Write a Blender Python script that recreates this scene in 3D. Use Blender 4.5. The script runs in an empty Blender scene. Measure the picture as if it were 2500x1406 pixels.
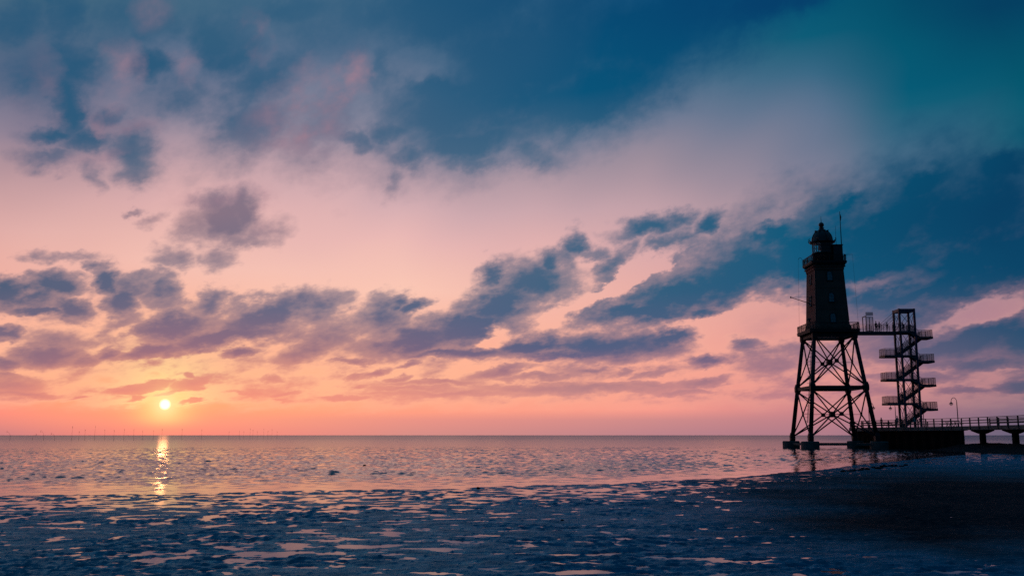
import bpy, bmesh, math, random
import numpy as np
from mathutils import Vector, Matrix

rad = math.radians
SC = bpy.context.scene
COL = SC.collection

# ------------------------------------------------------------------ camera
CAM_H = 2.2
cam_data = bpy.data.cameras.new("camera")
cam_data.sensor_width = 36.0
cam_data.lens = 33.12
cam_data.clip_start = 0.1
cam_data.clip_end = 60000.0
cam = bpy.data.objects.new("camera", cam_data)
COL.objects.link(cam)
cam.location = (0.0, 0.0, CAM_H)
cam.rotation_euler = (rad(90 + 8.87), 0.0, 0.0)
SC.camera = cam

# ------------------------------------------------------------------ exposure
SC.view_settings.view_transform = 'Standard'
SC.view_settings.look = 'None'
SC.view_settings.exposure = 0.0
SC.view_settings.gamma = 1.0
SC.view_settings.use_curve_mapping = False
SC.render.film_transparent = False
SC.cycles.max_bounces = 6
SC.cycles.transparent_max_bounces = 12
SC.cycles.sample_clamp_indirect = 6.0
SC.cycles.caustics_reflective = False
SC.cycles.caustics_refractive = False
SC.cycles.use_denoising = False

# ------------------------------------------------------------------ sky
SUN_AZ, SUN_EL = -20.09, 1.72          # degrees, azimuth 0 = +Y, clockwise positive

# (azimuth, elevation, half width, half height, slope, thickness), all in degrees
CLOUDS = [
    (-27.6,7.39,2.18,1.06,3.8,1),(-28.41,7.55,0.98,0.92,4,1.05),(-26.24,8.04,1.43,0.85,14.9,0.95),(-25.24,6.86,1.34,0.76,-7.7,0.95),
    (-26.85,6.55,1.8,0.36,3.3,0.9),(-23.74,8.66,0.86,0.81,-28.2,1),(-22.88,7.79,1.02,0.98,-43.7,0.9),(-22.27,8.52,1.08,0.69,3.4,0.72),
    (-20.84,8.25,1.07,0.92,-23.1,0.78),(-20.46,7.45,1.11,0.61,-7.8,0.7),(-28.48,5.35,0.81,0.48,2.9,0.95),(-26.29,4.32,1.85,0.76,2.1,1),
    (-28.13,3.84,0.78,0.44,2,0.85),(-23.27,4.52,0.71,0.46,18.2,0.85),(-24.33,4.08,0.83,0.32,1.8,0.7),(-19.94,6.07,3.32,0.84,8.5,0.95),
    (-14.96,6.84,3.51,1.11,15.2,1.1),(-16.76,5.71,4.35,0.62,6.9,1),(-20.97,4.69,2.17,0.46,6,0.9),(-18.11,5.31,2.71,0.43,5.9,0.85),
    (-11.65,7.54,1.45,1.07,26.8,0.75),(-11,5.97,1.44,0.98,21.4,0.68),(-12.62,7.88,1.2,0.48,42.2,0.72),(-18,7.68,0.97,0.75,38.7,0.72),
    (-16.26,4.72,1.06,0.33,11.8,0.85),(-12.4,4.9,1.9,0.63,17.4,0.7),(-10.45,7.94,0.73,0.49,1.4,0.65),(-22.57,6.2,1.08,0.55,34.6,0.66),
    (-17.35,12.47,1.91,1.37,11.9,0.92),(-16.16,13.1,0.99,1.14,3.7,0.88),(-18.04,13.26,1.16,0.71,4.2,0.8),(-19.12,11.88,1.02,0.79,34.5,0.66),
    (-20.15,10,0.98,0.52,3.6,0.62),(-17.66,10.15,0.83,0.57,3.2,0.6),(-22.33,12.45,0.36,0.18,25.6,0.62),(-21.38,12.06,0.5,0.27,45.3,0.58),
    (-25.64,9.7,1.24,0.27,4.6,0.58),(-16.32,11.35,1.41,0.48,3.2,0.66),(-15.17,12.01,0.95,0.72,3.2,0.6),(-7.98,7.01,1.97,1.28,16,0.78),
    (-5.88,7.61,1.19,0.55,25.7,1),(-6.64,8.02,0.84,0.5,30.9,0.8),(-6.22,5.68,3.94,0.84,8.6,0.92),(-2.75,6.45,4.24,1.09,14.2,1.05),
    (-0.88,7.82,2.76,1.55,29.9,1.05),(1.01,9.19,2.65,1.35,11.7,1.15),(-1.26,9.64,0.86,0.85,0.2,0.95),(-4.23,4.95,2.97,0.35,4.3,0.85),
    (-9.87,4.41,0.97,0.24,5.8,0.72),(-6.45,4.32,0.98,0.22,5.5,0.75),(4.11,11.46,0.8,0.75,38.7,0.85),(3.54,10.79,1,0.6,48.9,0.72),
    (2.4,10.31,1.16,0.7,19.3,0.85),(4.81,11.02,1.01,0.35,-0.9,0.65),(-1.99,4.91,2.24,0.5,2.2,0.82),(1.25,5.34,3.24,0.69,8.8,1),
    (5.73,5.39,4.69,0.94,2.5,1.15),(9.66,5.83,2.19,0.68,9.1,1),(3.74,4.83,4.96,0.3,1.7,0.8),(7.74,7.34,4.68,0.79,3,1.15),
    (9.97,8.2,4.88,1.32,11.6,1.25),(13.63,9.38,4.53,2.13,18,1.4),(17.43,10.21,4.85,2.66,19.5,1.45),(15.75,11.74,2.47,1.34,22.2,1.15),
    (12.12,7.29,2.88,0.49,6.6,0.9),(8.34,12.3,2.24,0.64,14.1,0.86),(12.3,12.64,0.97,0.64,32.4,0.85),(10.35,12.97,0.99,0.44,7.6,0.7),
    (6.05,10.38,1.49,0.5,36.6,0.72),(5.54,9.65,1,0.6,38.8,0.72),(10.05,11.14,1.72,0.74,23,0.74),(7.44,11.1,0.75,0.4,28.4,0.66),
    (21.78,11.33,5.71,2.43,15.6,1.35),(26.1,11.87,5.36,3.14,9.6,1.4),(28.38,9.87,3.94,2.86,-5.2,1.4),(24.61,8.37,4.19,1.27,7.1,1.2),
    (24.13,13.99,2.56,1.05,17.4,1.1),(28.32,14.39,2.19,0.97,12.3,1.15),(19.86,12.88,2.03,0.61,16.2,0.9),(22,7.61,4.12,0.83,6.6,0.95),
    (19.59,7.85,1.79,0.8,7.7,0.78),(26.46,5.34,3.43,1.29,5.1,1.15),(28.41,5.03,2.14,1.22,4,1.1),(24.58,4.74,3.93,0.77,0,0.95),
    (22.51,5.16,2.56,1.06,-2.1,0.74),(22.39,6.78,3.23,1.01,1.5,0.76),(14.15,5.42,1.46,0.53,-1.4,0.85),(11.67,4.38,1.58,0.34,2.1,0.85),
    (16.51,5.24,1.38,0.71,-1.5,0.62),(15.31,4.07,1.62,0.53,-1.1,0.62),(17.85,4.49,1.36,0.71,-1.4,0.6),(26.56,3.89,2.8,0.35,1.4,0.8),
    (-0.62,3.85,1.99,0.32,9,0.78),(-4.71,3.2,2.96,0.17,4.3,0.7),(4.71,3.84,1.24,0.22,13.6,0.75),(1.74,3.43,2.98,0.2,4.9,0.66),
    (3.71,2.79,5.66,0.32,2.8,0.78),(-3.71,2.49,4.92,0.2,3.1,0.68),(-5.93,2.85,2.45,0.17,2.3,0.68),(7.65,2.96,1.71,0.2,2.6,0.68),
    (11.39,3.03,1.72,0.27,5.5,0.75),(10.06,2.51,1.68,0.15,2.6,0.66),(28.04,2.55,1.17,0.3,3.1,0.85),(25.46,2.48,1.22,0.18,2.1,0.7),
    (6.93,3.82,0.74,0.24,9.5,0.68),(8.63,3.56,1.46,0.2,7.5,0.66),(23.02,3.2,2.53,0.23,1.9,0.66),(-21.71,2.59,1.79,0.3,10.7,0.7),
    (-20.65,2.84,1.08,0.3,13.9,0.66),(-18.67,2.88,1.02,0.42,11.5,0.72),(-19.53,2.4,1.1,0.21,5.1,0.64),(-21.68,2.09,0.64,0.16,6.2,0.64),
    (-18.66,1.85,0.66,0.09,9,0.62),(-18.81,3.48,0.4,0.19,1.2,0.66),(-27.56,2.69,1.57,0.48,-3.1,0.76),(-27.23,2.18,1.77,0.2,-1.1,0.72),
    (-28.08,3.18,0.77,0.17,1.7,0.72),(-24.58,2.07,0.45,0.13,5.3,0.66),(-13.62,2.47,0.98,0.17,7.8,0.7),(-15.47,2.41,1.15,0.12,3.8,0.62),
    (-14.11,3.19,0.47,0.22,11.1,0.6),(-13.83,2.02,0.61,0.1,3.6,0.62),(-8.52,3.74,0.92,0.2,16.7,0.72),(-10.05,2.22,1.44,0.15,3.4,0.68),
    (-9.6,3.55,0.48,0.15,20.9,0.64),(-9.34,2.88,0.48,0.1,4.5,0.64),(-7.17,3.5,0.59,0.15,6.5,0.66),(1.31,22.15,8.93,3.61,22.3,1.35),
    (9.13,23.64,7.49,2.6,16.7,1.4),(-4.15,19.61,4.64,2.69,12.4,1.1),(-2.58,17.58,3.86,1.22,6.4,0.92),(-9.47,17.49,1.5,0.63,-10.7,0.72),
    (-7.46,18.18,2.04,0.96,2.2,0.8),(-6.16,16.41,1.53,0.73,1.7,0.72),(1.03,16.86,1.8,0.83,-0.3,0.7),(15.74,24.91,4.11,1.04,6.7,1.3),
    (5.2,20.77,6.57,2.19,21.6,1.35),(-0.52,19.77,5.17,1.93,11.3,1.15),(21.69,9.72,4.38,1.62,8.9,1.45),(26.11,9.17,4.5,1.79,2.2,1.5),
    (20.11,9.23,3.13,1.4,13.4,1.45),(23.75,8.09,3.6,1.05,5.1,1.25),(-3.69,25.14,6.8,2.07,10.1,1.15),(-4.94,20.78,2.33,0.86,1.6,1.15),
    (5.18,19.46,3.05,1.12,17.1,0.95),(-1.8,16.49,2.83,0.49,0.5,0.66),(-7.4,14.91,0.5,0.4,50.6,0.57),(-17.32,22.38,2.23,1.94,-54.5,0.76),
    (-18.52,22.58,1.57,1.47,6.8,1.1),(-17.52,21.68,1.58,1.13,6.2,0.86),(-15.52,20.27,3.18,1.15,33.3,0.74),(-15.89,17.67,3.15,1.53,28.8,0.74),
    (-11.76,18.44,2.23,1.43,41.6,0.62),(-26.19,17.66,1.1,2.19,8.1,0.98),(-26.83,16.29,1.66,0.61,7.7,0.92),(-25.23,16.01,1.53,0.71,7.1,0.8),
    (-22.49,15.76,1.34,1.49,16.3,0.84),(-22.53,14.61,1.06,0.64,5.8,0.76),(-27.03,14.85,1.24,0.53,7.2,0.68),(-24.75,14.27,0.4,0.56,41.9,0.62),
    (-21.79,20.71,1.14,1.11,7.5,0.86),(-24.1,17.54,0.89,0.65,27.3,0.7),(-26.45,22.51,1.29,1.48,10,0.78),(-29.01,21.72,1.64,1.25,10.8,0.76),
    (-23.39,22.69,2.47,1.3,8.7,0.62),(-27.67,19.18,1.87,1.29,9.2,0.62),(-25.82,19.91,1.54,1.26,28.4,0.84),(-20.22,19.33,1.39,1.13,6.6,0.58),
    (-11.17,23.39,3.04,1.37,4.1,0.64),(-8.64,24.47,2.58,1.01,3.3,0.76),(-14.48,24.48,2.98,0.81,5.5,0.72),(-21.37,23.21,1.39,0.87,8.1,0.66),
    (-7.81,22.2,0.66,1.66,-11,0.62),]
CLOUD_GAPS = [
    (26.75,6.62,2.03,0.48,15.4,0.55),(20.95,8.32,0.79,0.19,7.4,0.22),(14.72,6.85,2.59,0.81,16.6,0.5),(10.9,6.59,1.69,0.34,8.8,0.25),
    (15.64,6.34,1.16,0.72,-1.8,0.45),(7.79,9.73,1.98,0.35,26.6,0.45),(4.52,8.05,1.75,0.3,27.2,0.5),(-1,5.83,0.65,0.4,30,0.5),
    (-4.7,21.85,1.56,0.61,1.6,0.25),(-0.52,19.65,1.2,0.48,0.2,0.22),(1.31,21.44,1.03,0.48,-18.7,0.15),(-27.41,7.47,0.4,0.18,15,0.3),
    (-22.55,5.97,0.52,0.27,34.6,0.3),(-21.88,5.42,0.43,0.23,2.2,0.2),(15.66,12.58,1.41,0.34,22,0.25),(9.04,10.31,1.72,0.25,33.3,0.25),
    ]
LIT_CLOUDS = [
    (-12.91,19.55,2.96,1.08,39.9,0.8),(-10.32,20.78,0.73,1.47,-30.1,0.7),(-12.47,17.68,1.49,0.71,22.8,0.8),(-23.35,20.39,0.74,1.04,-12.2,0.7),
    (-24.01,18.74,0.47,0.9,-7.7,0.6),(-20.09,21.15,0.56,0.58,7,0.6),(-16.13,22.84,0.63,0.99,5.9,0.55),(-22.1,23.76,0.83,0.65,8.5,0.35),
    (-22.8,17.09,1.33,0.36,6.7,0.6),(-27.43,18.79,0.62,1.29,9,0.3),(-28.66,17.4,0.53,0.47,8.9,0.45),(-24.66,17.2,0.31,0.64,37.2,0.55),
    (-17.49,13.82,1.87,0.52,12.2,0.7),(-14.96,12.74,0.38,0.96,3.3,0.6),(15.64,6.46,1.63,0.72,8.5,0.35),(22.49,8.51,1.51,0.37,7.2,0.4),
    (-26.87,16.9,0.33,0.44,8,0.4),(-24.63,15.07,1.52,0.27,22,0.5),]
# azimuth: (elevation, r, g, b) of clear sky and of thick cloud
CLEAR = [
    (-28.8, [(0.04,0.5520,0.2086,0.2232),(0.58,0.7605,0.2384,0.2159),(1.33,1.0000,0.2705,0.2051),(2.85,1.0000,0.3916,0.2232),(4.58,0.9560,0.4233,0.2874),(7.85,0.8714,0.4342,0.3613),(10.91,0.7243,0.4076,0.3875),(13.29,0.5442,0.3287,0.3477),(16.51,0.2346,0.1987,0.2801),(19.68,0.0962,0.1351,0.2282),(22.78,0.0482,0.1329,0.2051)]),
    (-20.5, [(0.05,0.9560,0.2462,0.1946),(0.73,1.0000,0.3140,0.1946),(1.72,1.0000,0.3916,0.1746),(3.73,1.0000,0.4233,0.2232),(6.06,0.9560,0.4452,0.3005),(9.55,0.8871,0.5154,0.4436),(13.04,0.7256,0.4265,0.4239),(15.35,0.5149,0.3424,0.3872),(17.64,0.2929,0.2531,0.3335),(19.89,0.1743,0.1954,0.2929),(22.11,0.1090,0.1612,0.2603),(24.29,0.0578,0.1384,0.2232)]),
    (-6.3, [(0.05,0.6584,0.2623,0.2384),(0.90,0.8070,0.2874,0.2384),(1.38,1.0000,0.3419,0.2270),(2.73,1.0000,0.4452,0.2623),(5.18,0.9911,0.4452,0.3005),(8.40,0.9560,0.5647,0.4564),(11.37,0.8070,0.4750,0.4587),(13.83,0.6640,0.4213,0.4458),(16.28,0.4922,0.3424,0.3924),(18.70,0.2570,0.2531,0.3382),(22.26,0.0919,0.1577,0.2594),(25.72,0.0452,0.1274,0.2232)]),
    (8.8, [(0.05,0.4910,0.2232,0.2542),(0.89,0.6172,0.2542,0.2542),(1.50,0.9216,0.3231,0.2623),(3.93,0.9560,0.3813,0.2874),(6.38,0.8879,0.4125,0.3419),(11.30,0.6905,0.3945,0.3990),(13.76,0.5265,0.3471,0.3872),(16.19,0.3227,0.2609,0.3242),(18.59,0.1683,0.1987,0.2929),(20.97,0.0760,0.1577,0.2594),(23.30,0.0183,0.1221,0.2216),(25.58,0.0000,0.0931,0.2232)]),
    (18.3, [(0.05,0.4125,0.1946,0.2462),(1.44,0.5647,0.2232,0.2542),(2.61,0.7305,0.2705,0.2623),(4.96,0.7605,0.3140,0.2918),(7.79,0.6867,0.3325,0.3140),(10.87,0.4663,0.2918,0.3300),(13.69,0.3227,0.2454,0.3061),(15.56,0.1998,0.2055,0.2929),(17.88,0.1006,0.1667,0.2676),(20.16,0.0409,0.1378,0.2320),(22.41,0.0023,0.1050,0.1832),(24.61,0.0000,0.0887,0.1683)]),
    (23.8, [(0.04,0.2384,0.1500,0.2159),(1.39,0.3613,0.1779,0.2307),(2.52,0.5271,0.2159,0.2423),(4.78,0.4125,0.2086,0.2623),(7.52,0.3916,0.2232,0.2874),(10.48,0.2831,0.2282,0.2940),(13.20,0.1623,0.1888,0.2759),(15.01,0.0798,0.1577,0.2514),(16.80,0.0312,0.1272,0.2135),(18.35,0.0041,0.1098,0.1858),(19.45,0.0000,0.1005,0.1760),(21.62,0.0000,0.0914,0.1609),(23.76,0.0000,0.0762,0.1441)]),
    (28.8, [(0.04,0.1170,0.1119,0.1878),(1.33,0.2016,0.1356,0.2051),(2.41,0.3515,0.1683,0.2232),(3.50,0.4452,0.2016,0.2423),(5.67,0.5149,0.2462,0.2789),(7.85,0.4020,0.2232,0.2705),(11.12,0.0962,0.1519,0.2435),(13.72,0.0383,0.1298,0.2208),(15.45,0.0000,0.1122,0.1760),(18.63,0.0000,0.0874,0.1484),(22.78,0.0000,0.0482,0.1170)]),
]
THICK = [
    (-28.8, [(0.26,0.5149,0.2051,0.2232),(2.41,0.5271,0.2016,0.2086),(3.93,0.2307,0.1384,0.2086),(5.67,0.1559,0.1274,0.2086),(7.85,0.0612,0.1022,0.1878),(12.21,0.1559,0.1413,0.2232),(16.51,0.0212,0.0976,0.1946),(22.78,0.0176,0.0931,0.1878)]),
    (-20.5, [(1.42,0.9387,0.2542,0.1946),(2.80,0.7305,0.2159,0.2016),(3.96,0.4020,0.1620,0.2016),(4.89,0.2623,0.1384,0.2086),(6.99,0.1384,0.1274,0.2159),(8.62,0.0887,0.1221,0.2159),(12.11,0.2462,0.1683,0.2232),(14.66,0.1070,0.1500,0.2307),(17.64,0.0212,0.0976,0.1946),(21.01,0.0212,0.0976,0.1946),(24.29,0.0319,0.1119,0.2016)]),
    (-11.2, [(1.49,0.8714,0.2705,0.2159),(2.93,0.6867,0.2232,0.2086),(4.87,0.2307,0.1329,0.2086),(7.31,0.1070,0.1274,0.2232),(12.68,0.2232,0.1683,0.2307),(17.27,0.0685,0.1274,0.2232),(20.81,0.0452,0.1221,0.2232),(25.39,0.0212,0.1022,0.2016)]),
    (3.8, [(1.51,0.6105,0.2623,0.2623),(2.98,0.4452,0.2086,0.2307),(4.46,0.1559,0.1221,0.2232),(5.20,0.0685,0.1070,0.2159),(8.93,0.0395,0.1170,0.2122),(13.89,0.0545,0.1274,0.2232),(17.56,0.0452,0.1274,0.2232),(21.16,0.0000,0.0844,0.1878),(23.51,0.0000,0.0723,0.1746),(25.81,0.0000,0.0612,0.1620)]),
    (18.3, [(1.44,0.4564,0.1878,0.2423),(3.78,0.2232,0.1384,0.2232),(5.67,0.1070,0.1119,0.2051),(8.50,0.0044,0.0887,0.1878),(12.05,0.0000,0.0931,0.1878),(17.88,0.0000,0.0887,0.1878),(24.61,0.0000,0.0452,0.1413)]),
    (28.8, [(1.33,0.1144,0.1022,0.1714),(3.50,0.0545,0.0931,0.1746),(5.67,0.0160,0.0723,0.1559),(8.94,0.0000,0.0561,0.1356),(12.21,0.0000,0.0467,0.1221),(16.51,0.0000,0.0513,0.1221),(22.78,0.0000,0.0513,0.1221)]),
]


world = bpy.data.worlds.new("World")
SC.world = world
world.use_nodes = True
world.cycles.sampling_method = 'MANUAL'
world.cycles.sample_map_resolution = 512
NT = world.node_tree
NT.nodes.clear()


def wn(kind, **kw):
    n = NT.nodes.new(kind)
    for k, v in kw.items():
        setattr(n, k, v)
    return n


def wl(a, b):
    NT.links.new(a, b)


def wset(sock, v):
    if hasattr(v, "is_output"):
        wl(v, sock)
    else:
        sock.default_value = v


def wmath(op, a, b=None, c=None, clamp=False):
    n = wn("ShaderNodeMath", operation=op, use_clamp=clamp)
    wset(n.inputs[0], a)
    if b is not None:
        wset(n.inputs[1], b)
    if c is not None:
        wset(n.inputs[2], c)
    return n.outputs[0]


def wstep(v, lo, hi, to0=0.0, to1=1.0, smooth=True):
    n = wn("ShaderNodeMapRange", interpolation_type='SMOOTHSTEP' if smooth else 'LINEAR')
    n.clamp = True
    for s, x in zip(n.inputs[:5], (v, lo, hi, to0, to1)):
        wset(s, x)
    return n.outputs[0]


def wmix(f, a, b):
    n = wn("ShaderNodeMix", data_type='RGBA')
    wset(n.inputs[0], f)
    wset(n.inputs[6], a)
    wset(n.inputs[7], b)
    return n.outputs[2]


def wvec(x, y, z=0.0):
    n = wn("ShaderNodeCombineXYZ")
    for s, v in zip(n.inputs, (x, y, z)):
        wset(s, v)
    return n.outputs[0]


def wvm(op, a, b=None, scale=None):
    n = wn("ShaderNodeVectorMath", operation=op)
    wset(n.inputs[0], a)
    if b is not None:
        wset(n.inputs[1], b)
    if scale is not None:
        wset(n.inputs["Scale"], scale)
    return n.outputs["Value"] if op in ('LENGTH', 'DOT_PRODUCT', 'DISTANCE') else n.outputs["Vector"]


def wnoise(vec, scale, detail=5.0, rough=0.55, lac=2.0, out="Fac"):
    n = wn("ShaderNodeTexNoise")
    wset(n.inputs["Vector"], vec)
    n.inputs["Scale"].default_value = scale
    n.inputs["Detail"].default_value = detail
    n.inputs["Roughness"].default_value = rough
    n.inputs["Lacunarity"].default_value = lac
    return n.outputs["Color" if out == "Color" else 0]


geo = wn("ShaderNodeTexCoord")
sep = wn("ShaderNodeSeparateXYZ")
wl(geo.outputs["Generated"], sep.inputs[0])
dx, dy, dz = sep.outputs
AZ = wmath('MULTIPLY', wmath('ARCTAN2', dx, dy), 180 / math.pi)
EL = wmath('MULTIPLY', wmath('ARCSINE', dz), 180 / math.pi)
ELP = wmath('MAXIMUM', EL, 0.0)

# perspective of a flat cloud deck: detail gets flatter towards the horizon
vv = wmath('MULTIPLY_ADD', ELP, 0.36, wmath('MULTIPLY', wmath('LOGARITHM', wmath('ADD', wmath('MULTIPLY', ELP, 0.2), 1.0), math.e), 9.5))
Q = wvec(wmath('MULTIPLY', AZ, 0.62), wmath('MULTIPLY_ADD', AZ, -0.16, vv), 3.7)

# ragged edges: the cloud positions are pushed about by noise, less near the horizon
w1 = wvm('SUBTRACT', wnoise(Q, 0.42, 3.0, 0.55, out="Color"), (0.5, 0.5, 0.5))
w2 = wvm('SUBTRACT', wnoise(wvm('ADD', Q, (31.0, 17.0, 5.0)), 1.5, 4.0, 0.62, out="Color"), (0.5, 0.5, 0.5))
wsum = wvm('ADD', wvm('MULTIPLY', w1, (2.6, 2.0, 0.0)), wvm('MULTIPLY', w2, (1.5, 1.25, 0.0)))
calm = wstep(EL, 0.0, 8.0, 0.22, 1.0, smooth=False)
wsum = wvm('MULTIPLY', wsum, wvec(wmath('ADD', wmath('MULTIPLY', calm, 0.5), 0.5), calm, 0.0))
P = wvm('ADD', wvec(AZ, EL, 0.0), wsum)


ROT = {}


def turned(deg):
    # the warped sky position turned so that clouds of one slope lie level
    if deg not in ROT:
        c, s = math.cos(rad(deg)), math.sin(rad(deg))
        ROT[deg] = wvec(wvm('DOT_PRODUCT', ROT[0], (c, s, 0)), wvm('DOT_PRODUCT', ROT[0], (-s, c, 0)), 0.0)
    return ROT[deg]


def blob(a, e, r1, r2, rot, top):
    d = int(round(rot / 10.0)) * 10
    c, s = math.cos(rad(d)), math.sin(rad(d))
    u, v = a * c + e * s, -a * s + e * c
    m = wn("ShaderNodeVectorMath", operation='MULTIPLY_ADD')
    wl(turned(d), m.inputs[0])
    m.inputs[1].default_value = (1 / r1, 1 / r2, 0.0)
    m.inputs[2].default_value = (-u / r1, -v / r2, 1.0 - top)
    g = wn("ShaderNodeTexGradient", gradient_type='SPHERICAL')
    wl(m.outputs[0], g.inputs[0])
    return g.outputs["Fac"]


def reach(item, box):
    # does a cloud touch this part of the sky?
    a, e, r1, r2, rot, w = item
    c, s = abs(math.cos(rad(rot))), abs(math.sin(rad(rot)))
    k = 2.0 * (1.0 if w >= 1 or w < 0.56 else (2 * (1 - 0.5 / w)) ** -0.5) * 0.85
    if box[1] - box[0] > 300:
        return any(reach(item, b) for b in ((-60, -32, -2, 40), (32, 60, -2, 40), (-60, 60, 27, 60)))
    hx, hy = k * (r1 * c + r2 * s) + 1.3, k * (r1 * s + r2 * c) + 1.0
    return a + hx > box[0] and a - hx < box[1] and e + hy > box[2] and e - hy < box[3]


n1 = wmath('SUBTRACT', wnoise(wvm('ADD', Q, (7.0, 3.0, 1.0)), 0.75, 5.0, 0.54), 0.5)
n2 = wmath('SUBTRACT', wnoise(wvm('ADD', Q, (3.0, 9.0, 4.0)), 2.6, 5.0, 0.58), 0.5)
amp = wmath('MULTIPLY', wstep(EL, 0.5, 8.0, 0.26, 0.46, smooth=False), wstep(EL, 10.0, 18.0, 1.0, 1.05))
ROUGH = wmath('MULTIPLY', amp, wmath('MULTIPLY_ADD', n2, wstep(EL, 6.0, 16.0, 0.52, 0.22), n1))
soft = wstep(EL, 8.0, 15.0, 0.12, 0.23)
LO, HI = wmath('SUBTRACT', 0.45, soft), wmath('ADD', 0.45, soft)
# beyond the mapped part of the sky the same broken cloud goes on
beyond = wmath('MAXIMUM', wstep(wmath('ABSOLUTE', AZ), 31.0, 40.0), wstep(EL, 26.0, 34.0))
GENERIC = wmath('MULTIPLY', wmath('MULTIPLY', wnoise(Q, 0.16, 3.0, 0.5), 1.15), beyond)
# thin veils between the clouds of the low belt
veil = wmath('MULTIPLY', wnoise(wvm('ADD', Q, (13.0, 41.0, 2.0)), 0.55, 4.0, 0.55), wmath('MULTIPLY', wstep(EL, 0.6, 2.2), wstep(EL, 11.0, 7.0)))
GENERIC = wmath('MAXIMUM', GENERIC, wmath('MULTIPLY', veil, 0.84))


# the colours of the sky drift a little, as thin high haze does
drift = wvm('SUBTRACT', wnoise(wvm('ADD', Q, (51.0, 23.0, 8.0)), 0.11, 2.0, 0.5, out="Color"), (0.5, 0.5, 0.5))
dsep = wn("ShaderNodeSeparateXYZ")
wl(drift, dsep.inputs[0])
high = wstep(EL, 5.0, 14.0)
AZW = wmath('ADD', AZ, wmath('MULTIPLY', dsep.outputs[0], wmath('MULTIPLY', high, 14.0)))
ELW = wmath('ADD', ELP, wmath('MULTIPLY', dsep.outputs[1], wmath('MULTIPLY', high, 6.0)))


def columns(cols, top=30.0):
    t = wmath('SUBTRACT', wmath('ABSOLUTE', wmath('ADD', AZW, 29.0)), 29.0)   # mirrored west of the sun
    out, prev = None, None
    for az, stops in cols:
        r = wn("ShaderNodeValToRGB")
        r.color_ramp.interpolation = 'LINEAR'
        els = r.color_ramp.elements
        st = [(max(0.0, min(1.0, e / top)), (cr, cg, cb, 1)) for e, cr, cg, cb in stops]
        els[0].position, els[0].color = st[0]
        els[1].position, els[1].color = st[-1]
        for p, c in st[1:-1]:
            k = els.new(p)
            k.color = c
        wl(wmath('DIVIDE', ELW, top), r.inputs[0])
        out = r.outputs[0] if out is None else wmix(wstep(t, prev, az, smooth=False), out, r.outputs[0])
        prev = az
    return out, t


CLR, T = columns(CLEAR)
THK, _ = columns(THICK)
sa, se = rad(SUN_AZ), rad(SUN_EL)
sdir = (math.sin(sa) * math.cos(se), math.cos(sa) * math.cos(se), math.sin(se))
ddeg = wmath('MULTIPLY', wmath('ARCCOSINE', wmath('MINIMUM', wvm('DOT_PRODUCT', geo.outputs["Generated"], sdir), 1.0)), 180 / math.pi)
g1 = wmath('POWER', math.e, wmath('MULTIPLY', wmath('POWER', wmath('DIVIDE', ddeg, 1.45), 2.0), -1.0))
g2 = wmath('POWER', math.e, wmath('MULTIPLY', wmath('POWER', wmath('DIVIDE', ddeg, 0.62), 2.0), -1.0))
above = wstep(EL, 0.2, 1.0, 0.25, 1.0)
GLOW1 = wmath('MULTIPLY', g1, above)
GLOW2 = wmath('MULTIPLY', g2, 0.8)
NEAR = wmath('MULTIPLY', wmath('POWER', math.e, wmath('MULTIPLY', wmath('POWER', wmath('DIVIDE', ddeg, 2.8), 2.0), -1.0)), 0.85)
DISC = wstep(ddeg, 0.34, 0.19)
RIMC = wmix(1.0, CLR, (1.0, 0.56, 0.38, 1))
RIMF = wmath('MULTIPLY', wstep(T, 8.0, -22.0, 0.10, 0.30), wstep(EL, 9.0, 4.5))
LITF = wstep(wmath('MULTIPLY_ADD', n1, 1.6, 0.5), 0.2, 0.8, 0.0, 0.9)
DUSK, ZEN = wstep(T, 31.0, 95.0), wstep(EL, 30.0, 75.0)

nishita = wn("ShaderNodeTexSky", sky_type='NISHITA')
nishita.sun_disc = False
nishita.sun_elevation = rad(SUN_EL)
nishita.sun_rotation = rad(SUN_AZ)
nishita.altitude = 2.0



PART = []
SHARED = dict(P=P, CLR=CLR, THK=THK, GENERIC=GENERIC, ROUGH=ROUGH, LO=LO, HI=HI, RIMC=RIMC, RIMF=RIMF, LITF=LITF,
              DUSK=DUSK, ZEN=ZEN, GLOW1=GLOW1, NEAR=NEAR, GLOW2=GLOW2, DISC=DISC, NISH=nishita.outputs[0])
WORLD_TREE = NT


def sky_part(box):
    # the sky inside one box of directions, as a node group that reads what the world tree has worked out once
    global NT
    grp = bpy.data.node_groups.new("sky_part", 'ShaderNodeTree')
    used = [k for k in SHARED if not (k in ("DUSK", "ZEN") and box[1] - box[0] < 300)]
    for k in used:
        kind = {'VALUE': 'NodeSocketFloat', 'RGBA': 'NodeSocketColor', 'VECTOR': 'NodeSocketVector'}[SHARED[k].type]
        grp.interface.new_socket(k, in_out='INPUT', socket_type=kind)
    grp.interface.new_socket("Sky", in_out='OUTPUT', socket_type='NodeSocketShader')
    NT = grp
    ROT.clear()
    gi, go = wn("NodeGroupInput"), wn("NodeGroupOutput")
    wl(sky_inside(box, {k: gi.outputs[k] for k in used}), go.inputs[0])
    NT = WORLD_TREE
    g = wn("ShaderNodeGroup", node_tree=grp)
    for k in used:
        wl(SHARED[k], g.inputs[k])
    return g.outputs[0]


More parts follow.
